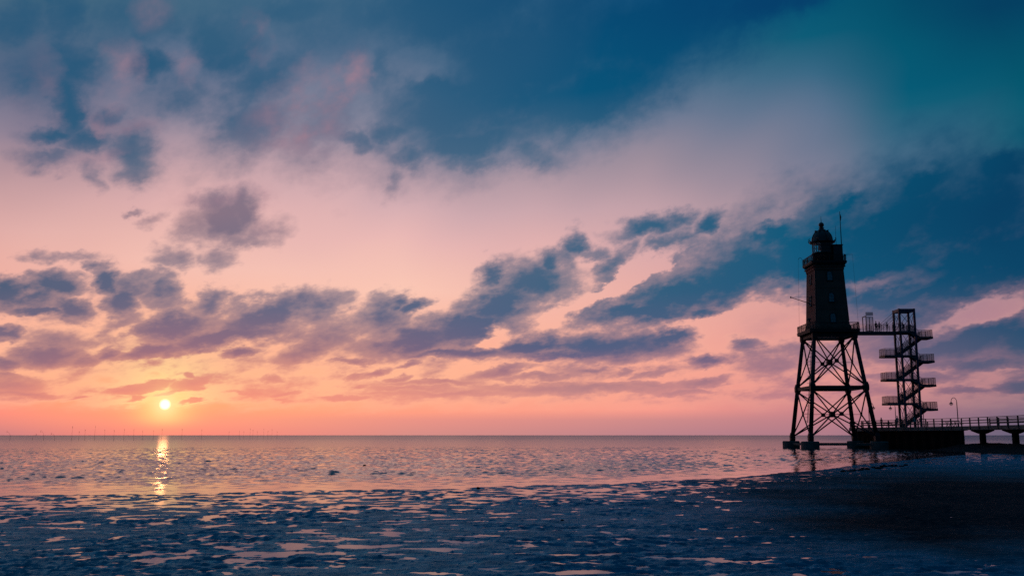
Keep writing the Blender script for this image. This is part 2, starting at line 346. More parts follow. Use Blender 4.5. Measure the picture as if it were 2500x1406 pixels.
def sky_inside(box, V):
    # clear sky, the clouds that reach into it, the sun
    # (a hair's breadth of shift keeps the renderer from merging the groups, which would evaluate every cloud everywhere)
    PART.append(1)
    ROT[0] = wvm('ADD', V["P"], (1e-4 * len(PART), 0.0, 0.0))
    GENERIC, ROUGH, LO, HI, RIMF, RIMC, LITF = (V[k] for k in ("GENERIC", "ROUGH", "LO", "HI", "RIMF", "RIMC", "LITF"))
    CLR, THK, GLOW1, GLOW2, DISC = (V[k] for k in ("CLR", "THK", "GLOW1", "GLOW2", "DISC"))
    dens = None
    for it in CLOUDS:
        if reach(it, box):
            a, e, r1, r2, rot, w = it
            k = 2.0 if w >= 1 else 2.0 * (2 * (1 - 0.5 / w)) ** -0.5
            k *= max(1.0, w) ** 0.8
            f = blob(a, e, r1 * k, r2 * k, rot, min(w, 1.0))
            dens = f if dens is None else wmath('SMOOTH_MAX', dens, f, 0.09)
    dens = GENERIC if dens is None else wmath('MAXIMUM', dens, GENERIC)
    for it in CLOUD_GAPS:
        if reach(it, box):
            dens = wmath('MULTIPLY_ADD', blob(it[0], it[1], it[2] * 2, it[3] * 2, it[4], 1.0), -it[5], dens)
    dn = wmath('ADD', dens, ROUGH)
    thin = wstep(dn, LO, HI)
    core = wstep(dn, 0.46, 0.86)
    rim = wmath('MULTIPLY', wstep(dn, 0.12, 0.40), wmath('MULTIPLY', wstep(dn, 0.62, 0.40), RIMF))
    col = wmix(rim, CLR, RIMC)
    col = wmix(wmath('ADD', wmath('MULTIPLY', thin, 0.62), wmath('MULTIPLY', core, 0.38)), col, THK)
    lit = None
    for it in LIT_CLOUDS:
        if reach(it, box):
            f = blob(it[0], it[1], it[2] * 2, it[3] * 2, it[4], 1.0)
            lit = wmath('MULTIPLY', f, it[5]) if lit is None else wmath('MULTIPLY_ADD', f, it[5], lit)
    if lit is not None:
        col = wmix(wmath('MULTIPLY', wmath('MINIMUM', lit, 0.9), LITF), col, (0.37, 0.215, 0.275, 1))
    if box[0] < -90 or box[1] > 90 or box[3] > 60:
        # dusk: the sky away from the sun sinks into dark blue
        col = wmix(V["DUSK"], col, (0.0015, 0.040, 0.088, 1))
        col = wmix(V["ZEN"], col, (0.002, 0.075, 0.16, 1))
    elif box[0] < -14 and box[2] < 6:
        lining = wmath('MULTIPLY', wmath('MULTIPLY', wstep(dn, 0.24, 0.40), wstep(dn, 0.56, 0.42)), V["NEAR"])
        col = wmix(lining, col, (1.0, 0.74, 0.34, 1))
        col = wmix(wmath('MULTIPLY', GLOW1, wmath('SUBTRACT', 0.88, wmath('MULTIPLY', thin, 0.6))), col, (1.0, 0.70, 0.24, 1))
        col = wmix(GLOW2, col, (1.0, 0.86, 0.42, 1))
        col = wmix(DISC, col, (2.4, 2.0, 1.0, 1))
    addn = wn("ShaderNodeMix", data_type='RGBA', blend_type='ADD')
    addn.inputs[0].default_value = 0.002
    wl(col, addn.inputs[6])
    wl(V["NISH"], addn.inputs[7])
    bg = wn("ShaderNodeBackground")
    bg.inputs["Strength"].default_value = 1.0
    wl(addn.outputs[2], bg.inputs["Color"])
    return bg.outputs[0]


def choose(test, lo, hi):
    m = wn("ShaderNodeMixShader")
    wl(test, m.inputs[0])
    wl(lo, m.inputs[1])
    wl(hi, m.inputs[2])
    return m.outputs[0]


def split(edges, e0, e1):
    if len(edges) == 2:
        return sky_part((edges[0], edges[1], e0, e1))
    k = len(edges) // 2
    return choose(wmath('GREATER_THAN', AZ, edges[k]), split(edges[:k + 1], e0, e1), split(edges[k:], e0, e1))


EDGES = [-32, -23, -15, -7, 1, 9, 18, 32]
low = choose(wmath('GREATER_THAN', EL, 5.0), split(EDGES, -1, 5.0), split(EDGES, 5.0, 11.5))
mapped = choose(wmath('GREATER_THAN', EL, 11.5), low, split(EDGES, 11.5, 27))
outside = wmath('MAXIMUM', wmath('GREATER_THAN', wmath('ABSOLUTE', AZ), 32.0), wmath('GREATER_THAN', EL, 27.0))
sky_shader = choose(outside, mapped, sky_part((-180, 180, -90, 90)))
wo = wn("ShaderNodeOutputWorld")
wl(sky_shader, wo.inputs["Surface"])

# ------------------------------------------------------------------ sun
sun_data = bpy.data.lights.new("sun", 'SUN')
sun_data.energy = 0.003
sun_data.angle = rad(0.5)
sun_data.color = (1.0, 0.33, 0.12)
sun = bpy.data.objects.new("sun", sun_data)
COL.objects.link(sun)
sun.rotation_euler = Vector(sdir).to_track_quat('Z', 'Y').to_euler()


# ------------------------------------------------------------------ materials
def mat(name, color, rough=0.6, metal=0.0, var=0.25, scale=3.0, bump=0.0, bscale=20.0, spec=0.5):
    m = bpy.data.materials.new(name)
    m.use_nodes = True
    t = m.node_tree
    b = t.nodes["Principled BSDF"]
    b.inputs["Roughness"].default_value = rough
    b.inputs["Metallic"].default_value = metal
    b.inputs["Specular IOR Level"].default_value = spec
    tc = t.nodes.new("ShaderNodeTexCoord")
    nz = t.nodes.new("ShaderNodeTexNoise")
    nz.inputs["Scale"].default_value = scale
    nz.inputs["Detail"].default_value = 6.0
    t.links.new(tc.outputs["Object"], nz.inputs["Vector"])
    rp = t.nodes.new("ShaderNodeValToRGB")
    rp.color_ramp.elements[0].position = 0.3
    rp.color_ramp.elements[1].position = 0.72
    rp.color_ramp.elements[0].color = tuple(max(0.0, c * (1 - var)) for c in color) + (1,)
    rp.color_ramp.elements[1].color = tuple(min(1.0, c * (1 + var)) for c in color) + (1,)
    t.links.new(nz.outputs["Fac"], rp.inputs[0])
    t.links.new(rp.outputs[0], b.inputs["Base Color"])
    if bump:
        n2 = t.nodes.new("ShaderNodeTexNoise")
        n2.inputs["Scale"].default_value = bscale
        n2.inputs["Detail"].default_value = 5.0
        t.links.new(tc.outputs["Object"], n2.inputs["Vector"])
        bp = t.nodes.new("ShaderNodeBump")
        bp.inputs["Strength"].default_value = bump
        bp.inputs["Distance"].default_value = 0.03
        t.links.new(n2.outputs["Fac"], bp.inputs["Height"])
        t.links.new(bp.outputs[0], b.inputs["Normal"])
    return m


def glass_mat(name, tint, opacity, rough=0.05):
    m = bpy.data.materials.new(name)
    m.use_nodes = True
    t = m.node_tree
    b = t.nodes["Principled BSDF"]
    nz = t.nodes.new("ShaderNodeTexNoise")
    nz.inputs["Scale"].default_value = 4.0
    rp = t.nodes.new("ShaderNodeValToRGB")
    rp.color_ramp.elements[0].color = tuple(c * 0.8 for c in tint) + (1,)
    rp.color_ramp.elements[1].color = tint + (1,)
    t.links.new(nz.outputs["Fac"], rp.inputs[0])
    t.links.new(rp.outputs[0], b.inputs["Base Color"])
    b.inputs["Roughness"].default_value = rough
    b.inputs["Alpha"].default_value = opacity
    return m


M = dict(
    iron=mat("painted_iron", (0.016, 0.018, 0.026), 0.6, 0.0, 0.3, 2.0, 0.1, 30, 0.25),
    steel=mat("galvanised_steel", (0.05, 0.055, 0.07), 0.55, 0.3, 0.3, 3.0),
    stairblue=mat("blue_painted_steel", (0.03, 0.035, 0.085), 0.5, 0.1, 0.25, 2.0),
    tower=mat("rust_red_plates", (0.21, 0.08, 0.065), 0.8, 0.0, 0.2, 0.7, 0.1, 12, 0.2),
    trim=mat("dark_trim", (0.03, 0.028, 0.03), 0.6),
    dome=mat("dark_copper", (0.03, 0.03, 0.034), 0.5, 0.2),
    frame=mat("pale_window_frame", (0.22, 0.21, 0.2), 0.6),
    concrete=mat("wet_concrete", (0.09, 0.085, 0.08), 0.8, 0.0, 0.35, 1.2, 0.3, 9),
    deckside=mat("weathered_concrete", (0.12, 0.125, 0.115), 0.8, 0.0, 0.4, 0.8, 0.25, 8),
    piling=mat("black_sheet_piling", (0.007, 0.007, 0.008), 0.95, 0.0, 0.4, 1.0, 0.0, 20, 0.08),
    timber=mat("grey_timber", (0.10, 0.085, 0.075), 0.7, 0.0, 0.35, 4.0),
    sunset_red=mat("sunset_red_timber", (0.42, 0.09, 0.06), 0.6, 0.0, 0.3, 4.0),  # red of the low sun on the tables, put into the timber colour
    lamp=mat("lamp_iron", (0.03, 0.032, 0.045), 0.45, 0.2),
    twig=mat("bare_withy", (0.12, 0.09, 0.075), 0.8),
    stone=mat("dark_shore_stone", (0.012, 0.012, 0.014), 0.85, 0.0, 0.4, 5.0, 0.4, 18, 0.1),
    rope=mat("wire_rope", (0.04, 0.04, 0.045), 0.5, 0.4),
    skin=mat("skin", (0.36, 0.21, 0.15), 0.6, 0, 0.1),
    pane=glass_mat("window_pane", (0.22, 0.26, 0.32), 0.9),
    lantern=glass_mat("lantern_pane", (0.5, 0.55, 0.6), 0.12),
    mesh=glass_mat("railing_infill", (0.04, 0.075, 0.09), 0.22, 0.4),
    globe=glass_mat("lamp_globe", (0.4, 0.4, 0.42), 0.35),
    signboard=glass_mat("pale_sign_panel", (0.25, 0.28, 0.33), 0.5, 0.3),
)


# ------------------------------------------------------------------ mesh helpers
class MB:
    """Collects shapes; build() links them as ONE mesh object."""

    def __init__(self):
        self.v, self.f = [], []

    def add(self, vs, fs):
        k = len(self.v)
        self.v += [tuple(p) for p in vs]
        self.f += [tuple(i + k for i in f) for f in fs]
        return self

    def box(self, c, s, rz=0.0):
        cx, cy, cz = c
        hx, hy, hz = s[0] / 2, s[1] / 2, s[2] / 2
        co, si = math.cos(rz), math.sin(rz)
        vs = []
        for z in (-hz, hz):
            for x, y in ((-hx, -hy), (hx, -hy), (hx, hy), (-hx, hy)):
                vs.append((cx + x * co - y * si, cy + x * si + y * co, cz + z))
        return self.add(vs, [(0, 3, 2, 1), (4, 5, 6, 7), (0, 1, 5, 4), (1, 2, 6, 5), (2, 3, 7, 6), (3, 0, 4, 7)])

    def beam(self, a, b, w, h, up=(0, 0, 1)):
        a, b = Vector(a), Vector(b)
        d = (b - a).normalized()
        u = Vector(up)
        if abs(d.dot(u)) > 0.98:
            u = Vector((1, 0, 0))
        s = d.cross(u).normalized() * (w / 2)
        t = s.cross(d).normalized() * (h / 2)
        vs = [p + q for p in (a, b) for q in (-s - t, s - t, s + t, -s + t)]
        return self.add(vs, [(0, 1, 2, 3), (7, 6, 5, 4), (0, 4, 5, 1), (1, 5, 6, 2), (2, 6, 7, 3), (3, 7, 4, 0)])

    def tube(self, a, b, r0, r1=None, n=8):
        return self.path([a, b], [r0, r0 if r1 is None else r1], n)

    def path(self, pts, rs, n=6):
        pts = [Vector(p) for p in pts]
        if not hasattr(rs, "__len__"):
            rs = [rs] * len(pts)
        vs, fs = [], []
        ref = None
        for i, p in enumerate(pts):
            d = (pts[min(i + 1, len(pts) - 1)] - pts[max(i - 1, 0)]).normalized()
            if ref is None:
                ref = Vector((0, 0, 1)) if abs(d.z) < 0.9 else Vector((1, 0, 0))
            s = d.cross(ref).normalized()
            t = d.cross(s).normalized()
            ref = s.cross(d) if abs(d.dot(ref)) < 0.98 else ref
            for k in range(n):
                a = 2 * math.pi * k / n
                vs.append(p + (s * math.cos(a) + t * math.sin(a)) * rs[i])
        for i in range(len(pts) - 1):
            for k in range(n):
                k2 = (k + 1) % n
                fs.append((i * n + k, i * n + k2, (i + 1) * n + k2, (i + 1) * n + k))
        fs.append(tuple(range(n - 1, -1, -1)))
        fs.append(tuple((len(pts) - 1) * n + k for k in range(n)))
        return self.add(vs, fs)

    def lathe(self, prof, n=24, c=(0, 0)):
        vs, fs = [], []
        for r, z in prof:
            for k in range(n):
                a = 2 * math.pi * (k + 0.5) / n
                vs.append((c[0] + r * math.cos(a), c[1] + r * math.sin(a), z))
        for i in range(len(prof) - 1):
            for k in range(n):
                k2 = (k + 1) % n
                fs.append((i * n + k, i * n + k2, (i + 1) * n + k2, (i + 1) * n + k))
        fs.append(tuple(range(n - 1, -1, -1)))
        fs.append(tuple((len(prof) - 1) * n + k for k in range(n)))
        return self.add(vs, fs)

    def prism(self, poly, z0, z1):
        n = len(poly)
        vs = [(x, y, z0) for x, y in poly] + [(x, y, z1) for x, y in poly]
        fs = [tuple(range(n - 1, -1, -1)), tuple(range(n, 2 * n))]
        fs += [(k, (k + 1) % n, n + (k + 1) % n, n + k) for k in range(n)]
        return self.add(vs, fs)

    def build(self, name, material, parent=None, smooth=False, loc=None):
        me = bpy.data.meshes.new(name)
        me.from_pydata(self.v, [], self.f)
        bm = bmesh.new()
        bm.from_mesh(me)
        bmesh.ops.recalc_face_normals(bm, faces=bm.faces)
        bm.to_mesh(me)
        bm.free()
        me.materials.append(material)
        if smooth:
            me.polygons.foreach_set("use_smooth", [True] * len(me.polygons))
        o = bpy.data.objects.new(name, me)
        COL.objects.link(o)
        if parent is not None:
            o.parent = parent
        if loc is not None:
            o.location = loc
        return o


def tag(o, label=None, category=None, group=None, kind=None):
    for k, v in (("label", label), ("category", category), ("group", group), ("kind", kind)):
        if v:
            o[k] = v
    return o


def thing(name, label, category, loc=(0, 0, 0), rz=0.0, group=None):
    o = bpy.data.objects.new(name, None)
    COL.objects.link(o)
    o.location = loc
    o.rotation_euler = (0, 0, rz)
    return tag(o, label, category, group)


def stuff(o):
    o["kind"] = "stuff"
    return o


# ------------------------------------------------------------------ noise on arrays
def _hash(ix, iy, seed):
    h = (ix.astype(np.int64) * 374761393 + iy.astype(np.int64) * 668265263 + seed * 1442695041) & 0xFFFFFFFF
    h = ((h ^ (h >> 13)) * 1274126177) & 0xFFFFFFFF
    return (h ^ (h >> 16)) & 0xFFFFFFFF


def noise2(x, y, seed=0):
    ix, iy = np.floor(x), np.floor(y)
    fx, fy = x - ix, y - iy
    u, v = fx * fx * fx * (fx * (fx * 6 - 15) + 10), fy * fy * fy * (fy * (fy * 6 - 15) + 10)
    r = []
    for ox in (0, 1):
        for oy in (0, 1):
            a = _hash(ix + ox, iy + oy, seed) * (2 * math.pi / 4294967296.0)
            r.append(np.cos(a) * (fx - ox) + np.sin(a) * (fy - oy))
    return 1.5 * ((r[0] * (1 - u) + r[2] * u) * (1 - v) + (r[1] * (1 - u) + r[3] * u) * v)


def fbm2(x, y, octaves=4, seed=0, gain=0.5):
    s, a = 0.0, 1.0
    for k in range(octaves):
        s = s + a * noise2(x * 2 ** k + 13.7 * k, y * 2 ** k - 7.1 * k, seed + k)
        a *= gain
    return s


def sstep(a, b, x):
    t = np.clip((x - a) / (b - a), 0, 1)
    return t * t * (3 - 2 * t)


SHORE_AZ = [-48, -40, -28, -19.8, -6.1, 6.1, 13.2, 17.7, 22.1, 25.2, 28.2, 32, 40, 48]
SHORE_R = [47, 43, 40.1, 38.9, 39.5, 44.5, 52.0, 63.6, 89, 118, 136, 150, 160, 165]


def inland(x, y):
    """Metres on the land side of the water's edge (negative: out at sea)."""
    r, az = np.hypot(x, y), np.degrees(np.arctan2(x, y))
    rs = np.interp(az, SHORE_AZ, SHORE_R)
    s = (rs - r) * np.clip(46.0 / rs, 0.3, 1.0)
    return s + 0.5 * fbm2(x / 5.0, y / 5.0, 3, 77)


def grid_mesh(name, X, Y, Z, keep, material, attrs):
    nr, nc = X.shape
    idx = np.arange(nr * nc).reshape(nr, nc)
    q = np.stack([idx[:-1, :-1], idx[:-1, 1:], idx[1:, 1:], idx[1:, :-1]], -1)
    if keep is not None:
        kq = keep[:-1, :-1] | keep[1:, 1:] | keep[:-1, 1:] | keep[1:, :-1]
        q = q[kq]
    q = q.reshape(-1, 4)
    used, inv = np.unique(q, return_inverse=True)
    q = inv.reshape(-1, 4).astype(np.int32)
    co = np.stack([X.ravel(), Y.ravel(), Z.ravel()], -1)[used].astype(np.float32)
    me = bpy.data.meshes.new(name)
    me.vertices.add(len(co))
    me.vertices.foreach_set("co", co.ravel())
    me.loops.add(q.size)
    me.loops.foreach_set("vertex_index", q.ravel())
    me.polygons.add(len(q))
    me.polygons.foreach_set("loop_start", np.arange(0, q.size, 4, dtype=np.int32))
    me.update(calc_edges=True)
    me.polygons.foreach_set("use_smooth", np.ones(len(q), dtype=bool))
    for k, a in attrs.items():
        at = me.attributes.new(k, 'FLOAT', 'POINT')
        at.data.foreach_set("value", a.ravel()[used].astype(np.float32))
    me.materials.append(material)
    o = bpy.data.objects.new(name, me)
    COL.objects.link(o)
    return o


def polar(r0, r1, nr, a0, a1, nc):
    r = np.exp(np.linspace(math.log(r0), math.log(r1), nr))[:, None]
    a = np.radians(np.linspace(a0, a1, nc))[None, :]
    return r * np.sin(a), r * np.cos(a), r + 0 * a


# ------------------------------------------------------------------ sea
def water_material():
    m = bpy.data.materials.new("sea_water")
    m.use_nodes = True
    t = m.node_tree
    b = t.nodes["Principled BSDF"]
    b.inputs["Base Color"].default_value = (0.006, 0.018, 0.03, 1)
    b.inputs["IOR"].default_value = 1.40
    tc = t.nodes.new("ShaderNodeTexCoord")
    at = t.nodes.new("ShaderNodeAttribute")
    at.attribute_name = "chop"
    rg = t.nodes.new("ShaderNodeMapRange")
    rg.inputs["To Min"].default_value = WATER_ROUGH[0]
    rg.inputs["To Max"].default_value = WATER_ROUGH[1]
    t.links.new(at.outputs["Fac"], rg.inputs["Value"])
    far = t.nodes.new("ShaderNodeMapRange")
    far.inputs["From Min"].default_value = 1.0
    far.inputs["From Max"].default_value = 2.8
    far.inputs["To Max"].default_value = 0.20
    t.links.new(at.outputs["Fac"], far.inputs["Value"])
    sm = t.nodes.new("ShaderNodeMath")
    t.links.new(rg.outputs[0], sm.inputs[0])
    t.links.new(far.outputs[0], sm.inputs[1])
    t.links.new(sm.outputs[0], b.inputs["Roughness"])
    hs = []
    for sx, sy, sc, det, w in ((0.55, 1.3, 1.0, 3.0, 0.6), (0.8, 1.6, 5.0, 4.0, 0.25)):
        mp = t.nodes.new("ShaderNodeMapping")
        mp.inputs["Scale"].default_value = (sx, sy, 1)
        t.links.new(tc.outputs["Object"], mp.inputs["Vector"])
        nz = t.nodes.new("ShaderNodeTexNoise")
        nz.inputs["Scale"].default_value = sc
        nz.inputs["Detail"].default_value = det
        nz.inputs["Roughness"].default_value = 0.55
        t.links.new(mp.outputs[0], nz.inputs["Vector"])
        mu = t.nodes.new("ShaderNodeMath")
        mu.operation = 'MULTIPLY'
        mu.inputs[1].default_value = w
        t.links.new(nz.outputs["Fac"], mu.inputs[0])
        hs.append(mu.outputs[0])
    ad = t.nodes.new("ShaderNodeMath")
    t.links.new(hs[0], ad.inputs[0])
    t.links.new(hs[1], ad.inputs[1])
    st = t.nodes.new("ShaderNodeMapRange")
    st.inputs["To Min"].default_value = 0.03
    st.inputs["To Max"].default_value = 1.0
    st.clamp = False
    t.links.new(at.outputs["Fac"], st.inputs["Value"])
    bp = t.nodes.new("ShaderNodeBump")
    bp.inputs["Distance"].default_value = WATER_BUMP
    t.links.new(st.outputs[0], bp.inputs["Strength"])
    t.links.new(ad.outputs[0], bp.inputs["Height"])
    t.links.new(bp.outputs[0], b.inputs["Normal"])
    return m


WATER_ROUGH = (0.09, 0.075)
WATER_BUMP = 0.008
M["water"] = water_material()

X, Y, R = polar(6.0, 230.0, 900, -46, 46, 800)
off = -inland(X, Y)
chop = (sstep(1.0, 20.0, off) * 0.75 + 0.25 * sstep(0.3, 3, off)) * (1 + 0.9 * sstep(90, 228, R))
fade = 1 - sstep(150, 228, R)
swell = (0.014 * noise2(X / 1.9 - 0.07 * Y, Y / 0.95, 13) + 0.007 * noise2(X / 0.8, Y / 0.45, 15) + 0.095 * np.maximum(0, noise2(X / 1.3 + 0.1 * Y, Y / 0.45, 3) - 0.22) + 0.085 * np.maximum(0, noise2(X / 0.8 - 0.13 * Y, Y / 0.28, 5) - 0.18)
         + 0.003 * noise2(X / 0.5, Y / 0.2, 9) * (R < 90))
gust = 0.9 + 0.35 * sstep(-0.4, 0.5, fbm2(X / 14.0, Y / 9.0, 3, 21))
Z = swell * np.minimum(chop, 1) * gust * fade
sea = grid_mesh("sea", X, Y, Z, None, M["water"], {"chop": chop})
# open water out to the horizon and round the sides
ring = []
rr = np.array([6.0, 230.0, 600, 2000, 8000, 45000.0])
bm = bmesh.new()
bm.from_mesh(sea.data)
lay = bm.verts.layers.float["chop"]
for (ra, rb, a0, a1, n) in [(230.0, 45000.0, -46, 46, 160), (6.0, 45000.0, 46, 314, 40)]:
    rs = [ra] + [q for q in (600, 2000, 8000) if q > ra] + [rb]
    rows = []
    for q in rs:
        row = []
        for k in range(n + 1):
            a = rad(a0 + (a1 - a0) * k / n)
            v = bm.verts.new((q * math.sin(a), q * math.cos(a), 0.0))
            v[lay] = 1.9 if q < 300 else 2.5 if q < 1000 else 2.8
            row.append(v)
        rows.append(row)
    for i in range(len(rs) - 1):
        for k in range(n):
            f = bm.faces.new((rows[i][k], rows[i][k + 1], rows[i + 1][k + 1], rows[i + 1][k]))
            f.smooth = True
bm.to_mesh(sea.data)
bm.free()
tag(sea, kind="structure")

# ------------------------------------------------------------------ mudflat
def mud_material():
    m = bpy.data.materials.new("wet_mud")
    m.use_nodes = True
    t = m.node_tree
    b = t.nodes["Principled BSDF"]
    tc = t.nodes.new("ShaderNodeTexCoord")
    at = t.nodes.new("ShaderNodeAttribute")
    at.attribute_name = "wet_gloss"
    nz = t.nodes.new("ShaderNodeTexNoise")
    nz.inputs["Scale"].default_value = 1.4
    nz.inputs["Detail"].default_value = 8.0
    nz.inputs["Roughness"].default_value = 0.65
    t.links.new(tc.outputs["Object"], nz.inputs["Vector"])
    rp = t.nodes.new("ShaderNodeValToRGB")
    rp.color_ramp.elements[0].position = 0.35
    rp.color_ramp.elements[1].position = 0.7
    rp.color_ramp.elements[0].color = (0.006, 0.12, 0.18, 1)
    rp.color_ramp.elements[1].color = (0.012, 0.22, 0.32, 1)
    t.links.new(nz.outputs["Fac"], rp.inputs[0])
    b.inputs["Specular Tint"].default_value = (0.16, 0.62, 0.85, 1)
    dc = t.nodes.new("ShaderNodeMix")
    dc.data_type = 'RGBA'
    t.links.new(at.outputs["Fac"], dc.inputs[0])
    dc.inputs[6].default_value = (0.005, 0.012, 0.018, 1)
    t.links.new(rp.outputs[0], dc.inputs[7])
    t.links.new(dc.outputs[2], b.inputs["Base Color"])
    mt = t.nodes.new("ShaderNodeMapRange")           # the watery film glints like pewter; the dark zone does not
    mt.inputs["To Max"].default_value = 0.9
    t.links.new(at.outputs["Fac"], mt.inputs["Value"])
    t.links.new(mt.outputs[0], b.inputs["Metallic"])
    sm = t.nodes.new("ShaderNodeMath")
    sm.operation = 'MULTIPLY_ADD'
    sm.inputs[1].default_value = 0.5
    sm.inputs[2].default_value = -0.25
    t.links.new(nz.outputs["Fac"], sm.inputs[0])
    wv = t.nodes.new("ShaderNodeMath")
    t.links.new(at.outputs["Fac"], wv.inputs[0])
    t.links.new(sm.outputs[0], wv.inputs[1])
    rg = t.nodes.new("ShaderNodeMapRange")
    rg.inputs["To Min"].default_value = 0.90
    rg.inputs["To Max"].default_value = 0.34
    t.links.new(wv.outputs[0], rg.inputs["Value"])
    t.links.new(rg.outputs[0], b.inputs["Roughness"])
    sp = t.nodes.new("ShaderNodeMapRange")
    sp.inputs["To Min"].default_value = 0.10
    sp.inputs["To Max"].default_value = 0.65
    t.links.new(at.outputs["Fac"], sp.inputs["Value"])
    t.links.new(sp.outputs[0], b.inputs["Specular IOR Level"])
    n2 = t.nodes.new("ShaderNodeTexNoise")
    n2.inputs["Scale"].default_value = 13.0
    n2.inputs["Detail"].default_value = 5.0
    n2.inputs["Roughness"].default_value = 0.6
    t.links.new(tc.outputs["Object"], n2.inputs["Vector"])
    bp = t.nodes.new("ShaderNodeBump")
    bp.inputs["Strength"].default_value = 0.8
    bp.inputs["Distance"].default_value = 0.03
    t.links.new(n2.outputs["Fac"], bp.inputs["Height"])
    t.links.new(bp.outputs[0], b.inputs["Normal"])
    return m


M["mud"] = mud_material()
X, Y, R = polar(5.0, 175.0, 800, -46, 46, 960)
s = inland(X, Y)
AZM = np.degrees(np.arctan2(X, Y))
dep = np.degrees(np.arctan2(CAM_H, R))
wob = fbm2(X / 6, Y / 6, 3, 5)
dark_zone = sstep(7, 23, AZM + 3 * wob) * sstep(1.1, 2.9, dep + 0.2 * wob) * (1 - sstep(4.6, 7.2, dep + 0.5 * fbm2(X / 2.5, Y / 2.5, 3, 8)))  # zone of darker, rougher mud towards the right
# shallow pans that hold water between low plates of mud, finest towards the water's edge
pan = fbm2(X / 0.85 + 0.5 * noise2(X / 2.2, Y / 2.2, 33), Y / 0.62, 3, 31, 0.45)
broad = noise2(X / 6.5, Y / 4.2, 51)
need = np.interp(s, [-1.2, -0.4, 0.3, 1.5, 4, 8, 11, 14, 40], [-1.2, -0.4, 0.24, 0.10, 0.03, 0.10, 0.28, 0.60, 0.75])      # how high the plates stand
lift = pan + 0.35 * broad + need
rugged = 0.35 + 1.1 * sstep(-0.35, 0.4, fbm2(X / 4.5, Y / 3.0, 2, 47))
channel = noise2(X / 8.0 + 0.4 * noise2(X / 3, Y / 3, 53), Y / 4.5, 52)
fine = 0.028 * rugged * fbm2(X / 0.40 + 0.3 * noise2(X / 1.1, Y / 1.1, 44), Y / 0.20, 2, 41)
clod = np.maximum(0, fbm2(X / 0.14, Y / 0.12, 2, 61) - 0.30) * 0.03 * sstep(6, 14, s)
hollow = 0.0
for hx, hy, rx, ry, d in ((-4.6, 18.8, 2.4, 0.8, 0.9), (-6.6, 17.4, 1.6, 0.6, 0.8), (-2.4, 19.3, 1.4, 0.6, 0.8), (-8.4, 20.6, 2.2, 0.7, 0.6), (-5.5, 20.3, 1.6, 0.5, 0.6),
                          (0.9, 16.1, 1.4, 0.45, 0.8), (3.0, 17.6, 1.6, 0.4, 0.5), (1.9, 25.0, 3.2, 0.8, 0.6), (-5.5, 24.5, 2.6, 0.9, 0.45), (5.4, 16.0, 1.6, 0.4, 0.5), (-3.2, 16.2, 1.6, 0.5, 0.6)):
    hollow = hollow + d * np.exp(-((X - hx) / rx) ** 2 - ((Y - hy) / ry) ** 2)
lift = lift - 0.46 * hollow + 0.8 * dark_zone - 0.42 * np.exp(-(channel / 0.06) ** 2) * sstep(2, 8, s) * (1 - dark_zone)
Z = 0.022 * np.where(lift < 0, lift, np.minimum(lift, 0.6 + 0.3 * lift)) + (fine + clod) * sstep(-0.4, 0.15, lift)
Z = np.where(s < 0, Z + 0.03 * s, Z)
wet_gloss = np.clip(1.0 - 0.12 * sstep(0.0, 0.7, lift) - 0.95 * dark_zone, 0, 1)
mud = grid_mesh("mudflat", X, Y, Z, s > -5, M["mud"], {"wet_gloss": wet_gloss})
bm = bmesh.new()
bm.from_mesh(mud.data)
lay = bm.verts.layers.float["wet_gloss"]
for quad in ([(-160, -160), (160, -160), (160, 5.2), (-160, 5.2)],):
    vs = []
    for x, y in quad:
        v = bm.verts.new((x, y, 0.06))
        v[lay] = 0.7
        vs.append(v)
    bm.faces.new(vs)
bm.to_mesh(mud.data)
bm.free()
tag(mud, kind="structure")

# ------------------------------------------------------------------ bank under the pier
PIER = [(68.0, 141.0), (66.0, 118.0), (63.4, 92.0), (60.4, 62.0)]
k = np.linspace(0, 3, 150)
px_ = np.interp(k, range(4), [p[0] for p in PIER])[:, None]
py_ = np.interp(k, range(4), [p[1] for p in PIER])[:, None]
w_ = np.linspace(-9, 9, 70)[None, :]
X, Y = px_ + w_, py_ + 0 * w_
prof = 1.10 * np.exp(-(w_ / 4.6) ** 2) - 0.10
Z = prof * (1.0 + 0.25 * fbm2(X / 4, Y / 4, 3, 91)) + 0.09 * fbm2(X / 0.8, Y / 0.8, 3, 92) * (prof > -0.05)
bank = grid_mesh("bank", X, Y, Z, None, M["stone"], {})
tag(bank, kind="structure")


# ------------------------------------------------------------------ lighthouse
LH = (53.9, 160.0, 0.0)
TURN = rad(-1.0)
ZB, ZD = 1.3, 19.6                     # top of the footings, gallery floor
HB, HT = 5.4, 3.28                    # half distance between the legs at the bottom and under the gallery
CORN = [(1, -1), (-1, -1), (-1, 1), (1, 1)]


def leg_half(z):
    return HB + (HT - HB) * (z - ZB) / (19.1 - ZB)


def corner(k, z):
    h = leg_half(z)
    return Vector((CORN[k % 4][0] * h, CORN[k % 4][1] * h, z))


